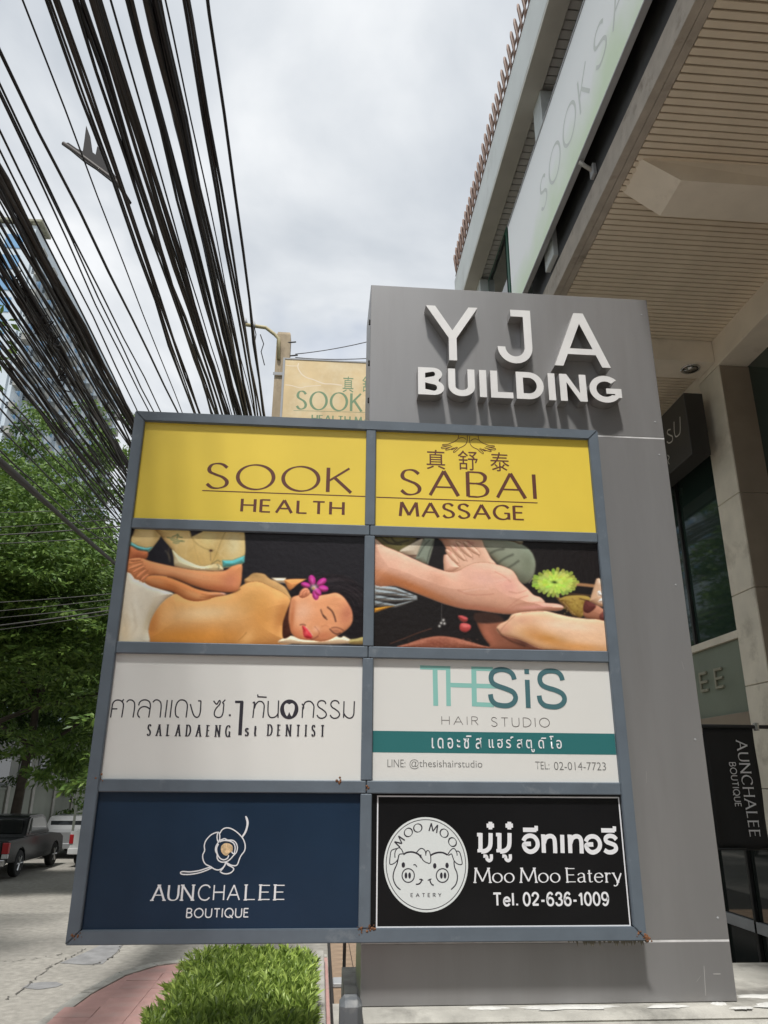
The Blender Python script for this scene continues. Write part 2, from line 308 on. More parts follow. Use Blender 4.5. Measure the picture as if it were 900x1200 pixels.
G = {  # glyph: (advance width, [(smooth?, points)...]); cap height 1
 'A': (.86, [(0,[(0,0),(.43,1)]),(0,[(.43,1),(.86,0)]),(0,[(.15,.34),(.71,.34)])]),
 'B': (.60, [(0,[(0,0),(0,1)]),(1,[(0,1),(.2,1),(.4,.98),(.52,.88),(.54,.76),(.48,.62),(.3,.54),(0,.54)]),(1,[(.25,.54),(.48,.48),(.6,.29),(.53,.09),(.33,0),(.15,0),(0,0)])]),
 'C': (.82, [(1,Cg)]),
 'D': (.78, [(0,[(0,0),(0,1)]),(1,[(0,1),(.15,1),(.35,.99),(.6,.88),(.75,.68),(.78,.5),(.75,.32),(.6,.12),(.35,.01),(.15,0),(0,0)])]),
 'E': (.52, [(0,[(0,0),(0,1)]),(0,[(0,.97),(.5,.97)]),(0,[(0,.52),(.45,.52)]),(0,[(0,.03),(.52,.03)])]),
 'G': (.84, [(1,Cg),(0,[(.80,.0),(.80,.44)]),(0,[(.55,.44),(.86,.44)])]),
 'H': (.72, [(0,[(0,0),(0,1)]),(0,[(.72,0),(.72,1)]),(0,[(0,.52),(.72,.52)])]),
 'I': (.02, [(0,[(0,0),(0,1)])]),
 'K': (.66, [(0,[(0,0),(0,1)]),(0,[(.60,1),(.03,.46)]),(0,[(.18,.60),(.66,0)])]),
 'L': (.50, [(0,[(0,0),(0,1)]),(0,[(0,.03),(.5,.03)])]),
 'M': (.95, [(0,[(0,0),(.08,1)]),(0,[(.08,1),(.475,.08)]),(0,[(.475,.08),(.87,1)]),(0,[(.87,1),(.95,0)])]),
 'N': (.78, [(0,[(0,0),(0,1)]),(0,[(0,1),(.78,0)]),(0,[(.78,0),(.78,1)])]),
 'O': (1.0, [(2,OV)]),
 'Q': (.95, [(2,[(x*.95,y) for x,y in OV]),(0,[(.55,.25),(.92,-.08)])]),
 'R': (.60, [(0,[(0,0),(0,1)]),(1,[(0,1),(.2,1),(.42,.97),(.54,.85),(.54,.68),(.42,.55),(.2,.52),(0,.52)]),(0,[(.28,.52),(.60,0)])]),
 'S': (.58, [(1,Sg)]),
 'T': (.66, [(0,[(.33,0),(.33,1)]),(0,[(0,.97),(.66,.97)])]),
 'U': (.70, [(1,[(0,1),(0,.7),(0,.35),(.06,.12),(.2,.02),(.35,0),(.5,.02),(.64,.12),(.70,.35),(.70,.7),(.70,1)])]),
 'Y': (.72, [(0,[(0,1),(.36,.48)]),(0,[(.72,1),(.36,.48)]),(0,[(.36,.5),(.36,0)])]),
 'o': (.56, [(2,[(x*.56,y*.64) for x,y in OV])]),
 'a': (.46, [(1,[(.02,.50),(.10,.60),(.24,.64),(.37,.58),(.40,.45),(.40,.15),(.42,.04),(.50,.02)]),(1,[(.40,.38),(.2,.34),(.04,.26),(.02,.12),(.12,.01),(.27,.03),(.40,.14)])]),
 't': (.30, [(1,[(.13,.86),(.13,.5),(.13,.15),(.18,.02),(.32,.05)]),(0,[(0,.62),(.30,.62)])]),
 'e': (.50, [(1,[(.04,.36),(.48,.36),(.46,.52),(.36,.62),(.24,.64),(.08,.55),(.0,.32),(.06,.1),(.2,0),(.36,.02),(.48,.14)])]),
 'r': (.36, [(0,[(.08,0),(.08,.64)]),(1,[(.08,.42),(.16,.56),(.27,.64),(.36,.58)])]),
 'y': (.52, [(0,[(.02,.64),(.27,0)]),(1,[(.52,.64),(.3,.05),(.2,-.2),(.1,-.27),(.0,-.22)])]),
 's': (.34, [(1,[(x*.62,y*.64) for x,y in Sg])]),
 'l': (.10, [(0,[(.05,0),(.05,1)])]),
 '.': (.10, [(0,[(.05,0),(.05,.14)])]),
 ':': (.10, [(0,[(.05,0),(.05,.12)]),(0,[(.05,.45),(.05,.57)])]),
 '-': (.28, [(0,[(0,.36),(.28,.36)])]),
 '0': (.52, [(2,[(x*.52,y) for x,y in OV])]),
 '1': (.26, [(0,[(.20,0),(.20,1)]),(0,[(.20,.95),(.0,.74)])]),
 '2': (.52, [(1,[(.02,.72),(.06,.9),(.2,1),(.36,.98),(.49,.84),(.48,.66),(.35,.46),(.15,.25),(.02,.06)]),(0,[(0,.05),(.52,.05)])]),
 '3': (.52, [(1,[(.02,.78),(.1,.94),(.26,1),(.42,.94),(.48,.78),(.42,.6),(.24,.54)]),(1,[(.24,.54),(.44,.47),(.52,.28),(.44,.07),(.24,0),(.08,.06),(.0,.24)])]),
 '4': (.56, [(0,[(.42,0),(.42,1)]),(0,[(.42,.95),(.0,.27)]),(0,[(0,.26),(.56,.26)])]),
 '6': (.52, [(1,[(.48,.84),(.38,.98),(.24,1),(.08,.85),(.01,.55),(.01,.3),(.09,.07),(.26,0),(.44,.07),(.52,.3),(.45,.52),(.28,.6),(.12,.54),(.02,.38)])]),
 '7': (.50, [(0,[(0,.96),(.50,.96)]),(1,[(.49,.95),(.3,.6),(.18,.3),(.14,0)])]),
 '9': (.52, [(1,[(.04,.16),(.14,.02),(.28,0),(.44,.15),(.51,.45),(.51,.7),(.43,.93),(.26,1),(.08,.93),(0,.7),(.07,.48),(.24,.4),(.4,.46),(.5,.62)])]),
}
def skel(P, text, x0, x1, z0, z1, wf, gap=.22, serif=0.0, space=.45, widths=None, thin=None):
    """write text with stroke glyphs between x0..x1, baseline z0, cap top z1; wf(H) -> width function"""
    H = z1-z0; tot = 0; lay = []
    for ch in text:
        if ch == ' ': tot += space; continue
        lay.append((ch, tot)); tot += G[ch][0]+gap
    tot -= gap; sx = (x1-x0)/tot; wfn = wf(H)
    for i, (ch, o) in enumerate(lay):
        for sm, pts in G[ch][1]:
            q = [(x0+(o+p[0])*sx, z0+p[1]*H) for p in pts]
            P.stroke(q, wfn, smooth=sm > 0, closed=sm == 2)
            if serif and sm == 0 and abs(q[1][1]-q[0][1]) > .5*H*.6:
                for e_ in q:
                    yy = (e_[1]-z0)/H
                    if min(abs(yy), abs(yy-1), abs(yy-.64)) < .03:
                        zz = e_[1]+(.0 if yy < .5 else -0.0)
                        P.stroke([(e_[0]-serif*H, zz), (e_[0]+serif*H, zz)], mono((thin or .075)*H))
def font_print(text, x0, x1, z0, z1, to3d, name, m, parent, off=0.0, spacing=1.0):
    cu = bpy.data.curves.new(name, 'FONT'); cu.body = text; cu.size = 1; cu.offset = off; cu.space_character = spacing; cu.resolution_u = 4
    tmp = bpy.data.objects.new('tmp', cu); C.objects.link(tmp); dg = bpy.context.evaluated_depsgraph_get(); dg.update()
    me = bpy.data.meshes.new_from_object(tmp.evaluated_get(dg)); bpy.data.objects.remove(tmp); bpy.data.curves.remove(cu)
    co = np.empty(len(me.vertices)*3); me.vertices.foreach_get('co', co); co = co.reshape(-1, 3)
    a, b = co[:, :2].min(0), co[:, :2].max(0)
    new = [to3d(x0+(x1-x0)*(p[0]-a[0])/(b[0]-a[0]), z0+(z1-z0)*(p[1]-a[1])/(b[1]-a[1]), 0.0004) for p in co]
    me.vertices.foreach_set('co', np.array(new, dtype=np.float32).ravel()); me.materials.clear(); me.materials.append(m); me.name = name; me.update()
    return link(name, me, parent)

# ================================================================== SETTING
def sheet(name, poly, z, m, thick=None, kind='structure'):
    mb = MB()
    if thick: mb.prism(poly, 'z', z-thick, z)
    else: mb.add([(p[0], p[1], z) for p in poly], [tuple(range(len(poly)))])
    return mb.obj(name, m, kind=kind)
gm = MB(); n_ = 24
gm.add([(-900+1800*i/n_, -700+1900*j/n_, 0) for j in range(n_+1) for i in range(n_+1)], [(j*(n_+1)+i, j*(n_+1)+i+1, (j+1)*(n_+1)+i+1, (j+1)*(n_+1)+i) for j in range(n_) for i in range(n_)])
gm.obj('road', M['concrete_road'], kind='structure')
# far pavement across the street
sheet('far_pavement', [(-14, -40), (-10.6, -40), (-10.6, 120), (-14, 120)], 0.12, M['kerb'], 0.3)
# near pavement with its kerb, one slab at a time
edge = [(-2.95, -6), (-2.95, 9.2), (-2.82, 10.9), (-2.62, 11.9), (-2.28, 12.45), (-1.8, 12.7), (-1.0, 12.85), (0.2, 12.9)]
inner = [(-2.80, -6), (-2.80, 9.2), (-2.67, 10.85), (-2.48, 11.75), (-2.18, 12.3), (-1.75, 12.54), (-1.0, 12.69), (0.2, 12.74)]
sheet('pavement', inner+[(0.2, -6)], 0.14, M['red_paver'], 0.28)
kb = MB()
pav = bpy.data.objects['pavement']
for i in range(len(edge)-1):
    a, b, c, d = edge[i], edge[i+1], inner[i+1], inner[i]
    L_ = math.hypot(b[0]-a[0], b[1]-a[1]); m_ = max(1, round(L_/1.0))
    for j in range(m_):
        t0, t1 = j/m_+.006, (j+1)/m_-.006
        f_ = lambda p, q, t: (p[0]+(q[0]-p[0])*t, p[1]+(q[1]-p[1])*t)
        if f_(a, b, t0)[1] < 5: continue
        o = MB().prism([f_(a, b, t0), f_(a, b, t1), f_(d, c, t1), f_(d, c, t0)], 'z', -.1, .155).obj('kerb_stone', M['kerb'], pav); fixn(o)
slab_me = None
def inside(x, y, poly):
    r_ = False
    for i in range(len(poly)):
        (x0, y0), (x1, y1) = poly[i], poly[i-1]
        if (y0 > y) != (y1 > y) and x < (x1-x0)*(y-y0)/(y1-y0)+x0: r_ = not r_
    return r_
pz = inner+[(0.2, -6)]
for i in range(9):
    for j in range(22):
        x0, y0 = -2.80+.40*i, 5.0+.40*j
        cs = [(x0+.2, y0+.2), (x0+.1, y0+.3), (x0+.1, y0+.1)]
        if x0 > -1.3 and y0 < 10.0: continue
        if not all(inside(x, y, pz) for x, y in cs): continue
        if slab_me is None:
            q = MB().cbox(-.1985, .1985, -.1985, .1985, -.04, 0.012, .003).obj('paving_slab', M['red_paver'], pav); slab_me = q.data; WP[q.name] = Vector()
        else: q = link('paving_slab', slab_me, pav)
        q.location = (x0+.2, y0+.2, .152+rnd.uniform(-.003, .003)); q.rotation_euler = (rnd.uniform(-.004, .004), rnd.uniform(-.004, .004), 0)
# road repairs and cracks (real thin sheets lying on the road)
def blobpoly(cx, cy, rx, ry, ang, n=22, j=.18, seed=1):
    q = random.Random(seed); P_ = []
    for i in range(n):
        a = 2*math.pi*i/n; r_ = 1+q.uniform(-j, j); x, y = rx*r_*math.cos(a), ry*r_*math.sin(a)
        P_.append((cx+x*math.cos(ang)-y*math.sin(ang), cy+x*math.sin(ang)+y*math.cos(ang)))
    return P_
def px0(*pts): return [tuple(atZ(x, y, 0)[:2]) for x, y in pts]
setp(sheet('road_patch', px0((70,1129),(96,1118),(118,1108),(144,1108),(137,1116),(120,1130),(100,1131)), .005, M['patch']))
setp(sheet('road_patch', px0((26,1158),(34,1153),(50,1151),(66,1151),(74,1154),(66,1157),(45,1160)), .005, M['patch']))
cm = MB()
def crack(pts, wd, seed):
    q = random.Random(seed); P_ = [Vector((*p, .009)) for p in catmull(pts, 12)]
    for i, p in enumerate(P_): p.x += q.uniform(-.04, .04); p.y += q.uniform(-.06, .06)
    for i in range(len(P_)-1):
        a, b = P_[i], P_[i+1]; w0 = wd*q.uniform(.1, 1.1)
        cm.quad((a.x-w0, a.y, a.z), (b.x-w0, b.y, b.z), (b.x+w0, b.y, b.z), (a.x+w0, a.y, a.z))
crack(px0((8,1172),(28,1158),(45,1144),(62,1131),(82,1122),(100,1112)), .012, 3)
crack(px0((110,1131),(130,1122),(142,1110),(155,1100)), .014, 4)
crack(px0((0,1128),(40,1124),(75,1118)), .010, 5)
cm.obj('road_crack', M['crack'], kind='structure')

# low terracotta court beyond the hedge and pale kerb beside it
court = MB().box(.22, 12, 7.0, 30, -.05, .146).obj('court_floor', M['gap'], kind='structure')
tm = None
for i in range(8):
    for j in range(22):
        if tm is None:
            q = MB().cbox(-.146, .146, -.146, .146, -.03, .010, .004).obj('floor_tile', M['terracotta'], court); tm = q.data
        else: q = link('floor_tile', tm, court)
        q.location = (.40+.3*i, 10.35+.3*j, .15)
MB().box(.235, 5.0, 7.0, 10.19, .14, .162).obj('concrete_apron', M['kerb'], court)

# ------------------------------------------------------------------ office building (right)
bld = thing('office_building', (2.5, -4, 0), 'tall cream and grey office building with slatted overhanging canopy on the right', 'building')
SZ = 8.2
MB().box(2.80, 12, -4, 8.39, SZ+.03, SZ+.4).obj('canopy_deck', M['gap'], bld)
MB().box(5.05, 12, -4, 8.39, SZ-.4, SZ+.03).obj('canopy_beam', M['soffit_paint'], bld) if False else None
sm_ = MB().cbox(2.80, 5.05, -.0305, .0305, -.030, 0.012, .005).obj('soffit_slat', M['slat'], bld)
me_s = sm_.data; bl = Vector((2.5, -4, 0)); ys = np.arange(8.35, 1.2, -.0795)
for i, y in enumerate(ys):
    q = sm_ if i == 0 else link('soffit_slat', me_s, bld)
    q.location = Vector((rnd.uniform(-.003, .003), y-.0, SZ+.018+rnd.uniform(-.002, .002)))-bl
# edge trim board along the canopy and the black fascia above it
MB().cbox(2.64, 2.72, -4, 8.39, 8.195, 8.50).cbox(2.722, 2.795, -4, 8.39, 8.188, 8.45).obj('canopy_edge_trim', M['trim'], bld)
MB().box(2.66, 2.70, -4, 8.45, 8.503, 10.9).obj('black_fascia', M['black_paint'], bld)
# dropped light trough
tr = MB(); y0, y1, zb = 5.36, 5.83, 7.905
tr.add([(2.84,5.42,SZ),(2.84,5.86,SZ),(3.18,5.36,zb),(3.18,5.83,zb),(5.05,5.36,zb),(5.05,5.83,zb),(5.05,5.36,SZ),(5.05,5.86,SZ)],
       [(0,2,3,1),(2,4,5,3),(0,6,4,2),(1,3,5,7)])
fixn(tr.obj('ceiling_trough', M['soffit_paint'], bld))
# beams, column and walls
MB().cbox(5.05, 5.46, -4, 8.86, 7.80, 8.24).obj('side_beam', M['soffit_paint'], bld)
MB().cbox(2.64, 5.046, 8.395, 8.83, 7.87, 8.6).obj('cross_beam', M['soffit_paint'], bld)
MB().box(2.64, 12, 8.84, 16, 7.985, 8.6).obj('rear_canopy_deck', M['gap'], bld)
MB().cbox(5.056, 5.32, 8.87, 13.6, 7.35, 7.98).obj('rear_side_beam', M['soffit_paint'], bld)
for i in range(34):
    q = link('soffit_slat', me_s, bld); q.location = Vector((0, 8.90+.0795*i, 7.95))-bl
col_parts = []
zz_ = [.15, 1.35, 2.55, 3.70, 4.80, 6.0, 7.795]
for i in range(6):
    a, b = zz_[i], zz_[i+1]
    lo = i < 3
    MB().cbox(5.05, 5.42, 8.343, 8.86, a+.004, b-.004, .006).obj('column_stone', M['stone'] if lo else M['stone'], bld)
    MB().cbox(5.065, 5.9, 8.332 if not lo else 8.22, 8.342, a+.004, b-.004, .003).obj('wall_stone', M['stone'] if lo else M['stone_brown_shade'], bld)  # upper camera-side face is browner: its shade is put into the colour
for i in range(3):
    for j in range(8):
        a, b = zz_[i], zz_[i+1]
        MB().cbox(5.44, 5.56, 8.215-1.2*(j+1)+.004, 8.215-1.2*j-.004, a+.004, b-.004, .006).obj('wall_stone', M['stone'], bld)
MB().box(5.46, 5.475, -2, 8.33, 4.06, 7.80).obj('near_shop_window', M['green_glass'], bld)
MB().cbox(5.42, 5.56, -2, 8.33, 3.72, 4.055).obj('window_sill', M['stone'], bld)
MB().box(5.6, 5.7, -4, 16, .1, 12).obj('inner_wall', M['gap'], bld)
# far shopfront: board with raised letters, glass above and below
b0 = atX(875, 833, 5.13); b1 = atX(862, 740, 5.13)
MB().cbox(5.13, 5.30, 8.87, 13.5, 3.42, 4.30).obj('shop_fascia_board', M['green_board'], bld)
MB().cbox(5.09, 5.30, 8.865, 13.5, 4.305, 4.40).obj('fascia_ledge', M['stone'], bld)
MB().cbox(5.05, 5.30, 8.865, 13.5, 3.25, 3.415).obj('door_lintel', M['stone_brown_shade'], bld)
MB().box(5.20, 5.215, 8.865, 13.5, 4.405, 7.5).obj('upper_shop_glass', M['green_glass'], bld)
MB().box(5.22, 5.235, 8.865, 13.5, .15, 3.245).obj('lower_shop_glass', M['glass'], bld)
for y in (9.6, 10.4, 11.6): MB().cbox(5.17, 5.217, y, y+.05, .15, 3.24).obj('door_mullion', M['black_paint'], bld)
MB().cbox(5.17, 5.217, 8.87, 13.5, .95, 1.07).obj('door_rail', M['grey_metal'], bld)
MB().cbox(5.16, 5.20, 10.15, 10.20, 4.41, 8.2).obj('window_mullion', M['black_paint'], bld)
# upper storey: slab edge, slatted underside, piers, green framed window
MB().cbox(2.37, 2.60, -4, 12.6, 11.30, 12.10).obj('upper_slab_edge', M['slab'], bld)
MB().cbox(2.372, 2.63, -4, 12.6, 11.24, 11.297).obj('upper_slab_lip', M['slab_under'], bld)
MB().box(2.62, 12, -4, 12.6, 11.45, 12.0).obj('upper_deck', M['gap'], bld)
u0 = MB().cbox(2.64, 5.6, -.056, .056, -.02, .02, .004).obj('upper_slat', M['slat_grey'], bld); mu = u0.data
for i in range(84):
    q = u0 if i == 0 else link('upper_slat', mu, bld); q.location = Vector((0, 12.5-.128*i, 11.33))-bl
for y in (7.35, 11.35): MB().cbox(2.60, 4.2, y, y+.34, 8.6, 11.236).obj('upper_pier', M['slab'], bld)
MB().box(4.5, 4.6, -4, 12.6, 8.6, 11.4).obj('recess_wall', M['slab_under'], bld)
wf = MB().cbox(2.75, 2.85, 9.9, 11.34, 8.7, 11.2).obj('green_window_frame', mat('green_frame_paint', (.03,.12,.08), .5), bld)
MB().box(2.735, 2.747, 10.0, 11.25, 8.8, 11.1).obj('window_pane', M['glass'], wf)
# roof-edge railing of bent brown bars
rl = MB()
for s_ in (12.22, 12.42): rl.tube([(2.40, -1, s_), (2.40, 12.6, s_)], .014, 5)
rl.obj('rail_bar', M['rail'], bld)
pk = None
for i in range(66):
    if pk is None:
        m_ = MB(); m_.tube([(0,0,0),(-.03,0,.10),(-.06,.01,.40),(-.05,.03,.50),(-.03,.07,.52),(0,.10,.44),(0,.11,.25),(0,.10,.0)], .019, 6)
        pk = m_.obj('baluster', M['rail'], bld, smooth=True); q = pk
    else: q = link('baluster', pk.data, bld)
    q.location = Vector((2.40, 12.4-.20*i, 12.10))-bl; q.scale = (1, 1, rnd.uniform(.95, 1.05))
# body of the building behind
MB().box(5.7, 16, -4, 22, 0, 12).obj('rear_block', M['slab_under'], bld)

# ------------------------------------------------------------------ hung fascia sign SOOK SABAI
fs = thing('hanging_fascia_sign', (2.5, 4, 8.8), 'long pale green and white fascia sign with faint lettering hung off the canopy edge', 'fascia sign')
MB().cbox(2.50, 2.55, -3, 8.93, 8.80, 10.33, .004).obj('print_panel', M['print'], fs)
MB().cbox(2.492, 2.56, -3, 8.94, 10.333, 10.36, .003).cbox(2.492, 2.56, -3, 8.94, 8.775, 8.797, .003).obj('edge_strip', M['grey_metal'], fs)
fp = Print(lambda a, b, k_: (2.4992-k_, -a, b))
skel(fp, 'SOOK', -7.36, -5.60, 9.22, 9.66, lambda H: nib(.10*H, .05*H), gap=.30)
skel(fp, 'SABAI', -5.40, -3.3, 9.22, 9.66, lambda H: nib(.10*H, .05*H), gap=.30)
fp.obj('lettering', mat('faded_grey_ink', (.53, .57, .54), .5), fs)
for y in (6.05, 2.6):
    p = thing('sign_bracket', (2.5, y, 8.62), 'pale steel bracket bar holding the fascia sign off the canopy' + (' above the pylon' if y > 5 else ' nearest the camera'), 'bracket')
    MB().tube([(2.50, y, 8.74), (2.66, y, 8.62)], .022, 8).obj('bar', M['concrete'], p, smooth=True)
    MB().cbox(2.62, 2.66, y-.05, y+.05, 8.56, 8.70).obj('fixing_plate', M['grey_metal'], p)

# downlight in the cross beam
dl = thing('recessed_downlight', (4.0, 8.62, 7.86), 'round chrome recessed downlight in the cross beam of the canopy', 'downlight')
cx_, cy_, _z = atZ(809, 432, 7.868)
MB().lathe([(.125, 0), (.125, -.012), (.10, -.016), (.092, 0.0)], (cx_, cy_, 7.868), n=28).obj('trim_ring', M['chrome'], dl, smooth=True)
MB().lathe([(.088, -.013), (.07, -.002), (.001, -.001)], (cx_, cy_, 7.868), n=24).obj('reflector', M['steel'], dl, smooth=True)

# dark box sign with Thai letters on the far shopfront
bs = thing('box_sign', (4.9, 9.5, 7), 'dark box sign with thin outlined Thai letters mounted beside the column', 'sign')
A_ = atX(801, 460, 4.67); B_ = atX(811, 532, 4.67); yb = (A_[1]+B_[1])/2; zt, zb_ = A_[2], B_[2]
MB().cbox(4.67, 4.93, yb, yb+2.6, zb_, zt, .006).obj('sign_box', M['box_sign'], bs)
MB().cbox(4.93, 5.19, yb+.3, yb+.4, zb_+.2, zb_+.3).cbox(4.93, 5.19, yb+1.9, yb+2, zb_+.2, zb_+.3).obj('wall_bracket', M['grey_metal'], bs)
bp_ = Print(lambda a, b, k_: (4.668-k_, -a, b))
h_ = (zt-zb_)
def bq(px_, py_): p = atX(px_, py_, 4.668); return (-p[1], p[2])
def z6(x, y): return bq(740+x/3.75, 380+y/3.75)
bp_.stroke([z6(*p) for p in ((172,462),(160,466),(158,480),(170,488),(180,494),(179,512),(166,522),(156,516))], mono(.018), smooth=True)
bp_.stroke([z6(*p) for p in ((187,428),(188,470),(194,493),(206,488),(214,470),(213,406))], mono(.018), smooth=True)
bp_.stroke([z6(*p) for p in ((158,575),(166,585),(160,600),(166,615))], mono(.016), smooth=True)
bp_.obj('lettering', mat('pale_letter', (.55, .53, .48), .4), bs)

# raised letters ...LEE on the far shopfront board
lt = thing('shopfront_letters', (5.12, 9.3, 3.7), 'raised cream capitals ending in double E on the green grey shopfront board', 'lettering')
def raised_E(y0, y1, z0, z1):
    m_ = MB(); t = .035; X0, X1 = 5.10, 5.128
    m_.cbox(X0, X1, y1-t, y1, z0, z1, .003)
    for z in (z0, (z0+z1)/2-t/2, z1-t): m_.cbox(X0, X1, y0, y1-t, z, z+t, .003)
    return m_.obj('raised_letter', M['letter_dull'], lt)
for xc, yc in ((230, 225), (190, 240)):
    c_ = atX(740+xc/2.306, 680+yc/2.306, 5.11)
    raised_E(c_[1]-.10, c_[1]+.10, 3.76, 4.02)
for k_ in range(3): raised_E(10.9+k_*.5, 11.15+k_*.5, 3.70, 4.02)

# hanging banner AUNCHALEE BOUTIQUE
BY = 8.0
ba = thing('hanging_banner', (4.6, BY, 3.3), 'black cloth banner with white AUNCHALEE BOUTIQUE lettering hung from a rod', 'banner')
p0, p1, p2, p3 = atY(829, 853, BY), atY(889, 853, BY), atY(836, 995, BY), atY(896, 995, BY)
bx0, bx1, bz0, bz1 = (p0[0]+p2[0])/2, (p1[0]+p3[0])/2, p2[2], p1[2]
m_ = MB(); nx, nz = 12, 16
def bw(u, v): return (bx0+(bx1-bx0)*u, BY+.018*math.sin(u*7+v*2)*(1-v)+.01*math.sin(v*9), bz0+(bz1-bz0)*v)
m_.add([bw(i/nx, j/nz) for j in range(nz+1) for i in range(nx+1)], [(j*(nx+1)+i, j*(nx+1)+i+1, (j+1)*(nx+1)+i+1, (j+1)*(nx+1)+i) for j in range(nz) for i in range(nx)])
o = m_.obj('banner_cloth', M['cloth'], ba, smooth=True); md = o.modifiers.new('s', 'SOLIDIFY'); md.thickness = .004
MB().tube([(bx0-.05, BY, bz1+.01), (5.2, BY, bz1+.01)], .02, 8).obj('rod', M['black_paint'], ba, smooth=True)
MB().tube([(bx0, BY, bz0), (bx1, BY, bz0)], .012, 8).obj('bottom_rod', M['black_paint'], ba, smooth=True)
MB().tube([(bx1+.04, BY, bz1-.03), (bx1+.04, BY, bz1+.05)], .03, 8).cbox(5.0, 5.44, BY-.03, BY+.2, bz1-.06, bz1+.08).obj('wall_fixing', M['steel'], ba)
W_ = bx1-bx0
def vert(P_, *a, **k): skel(P_, *a, **k)
bp1 = Print(lambda a, b, k_: (b, BY-.035-k_, -a))   # text runs downward: along = -z, up = +x
skel(bp1, 'AUNCHALEE', -bz1+.115*(bz1-bz0), -bz1+.90*(bz1-bz0), bx0+.60*W_, bx0+.80*W_, lambda H: nib(.14*H, .06*H), gap=.3, serif=.09)
skel(bp1, 'BOUTIQUE', -bz1+.30*(bz1-bz0), -bz1+.66*(bz1-bz0), bx0+.40*W_, bx0+.52*W_, lambda H: mono(.13*H), gap=.3)
bp1.obj('lettering', mat('banner_ink', (.75, .75, .77), .6), ba)

# ================================================================== PYLON
py_ = thing('sign_pylon', (1.53, 5.85, 1.26), 'tall grey metal clad pylon with raised YJA BUILDING letters at its head', 'pylon')
PX0, PX1, PY0, PY1 = .300, 2.762, 5.50, 6.15
MB().box(PX0+.002, PX1-.002, PY0+.002, PY1-.012, 1.27, 6.63).obj('core', M['sealant'], py_)
for (a, b, nm) in ((1.265, 1.612, 'base_panel'), (1.622, 5.296, 'middle_panel'), (5.306, 6.66, 'head_panel')):
    MB().cbox(PX0, PX1, PY0, PY1, a, b, .004).obj(nm, M['pylon'], py_)
for z in (6.3, 5.9, 5.55): MB().lathe([(.012, 0), (.012, .012), (.001, .014)], (PX0, 5.6, z), axis='x', n=8).obj('side_bolt', M['gap'], py_) if False else MB().box(PX0-.012, PX0, 5.52, 5.545, z-.02, z+.02).obj('side_bolt', M['gap'], py_)

sm2 = MB()
for (x, z0_, z1_, wd_, lean) in ((2.55, 1.30, 1.47, .003, .012), (2.50, 1.38, 1.41, .0025, .03), (2.62, 1.42, 1.425, .05, 0), (1.9, 1.275, 1.30, .004, .22), (2.2, 1.29, 1.30, .004, .1), (2.3, 2.6, 2.68, .0015, .01), (2.68, 3.4, 3.46, .0015, -.01)):
    sm2.add([(x, PY0-.0008, z0_), (x+wd_, PY0-.0008, z0_), (x+wd_+lean, PY0-.0008, z1_), (x+lean, PY0-.0008, z1_)], [(0, 1, 2, 3)])
setp(sm2.obj('scratch_marks', mat('pale_scratch', (.42, .41, .40), .6), py_), kind='stuff')
for z in (1.75, 2.9, 4.05, 5.15, 5.45, 6.5): MB().lathe([(.009, 0), (.008, -.002), (.0005, -.003)], (2.70, PY0-.0002, z), axis='y', n=8).obj('rivet', M['grey_metal'], py_)
def arc(cx, cy, rx, ry, a0, a1, n=14): return [(cx+rx*math.cos(R(a0+(a1-a0)*i/n)), cy+ry*math.sin(R(a0+(a1-a0)*i/n))) for i in range(n+1)]
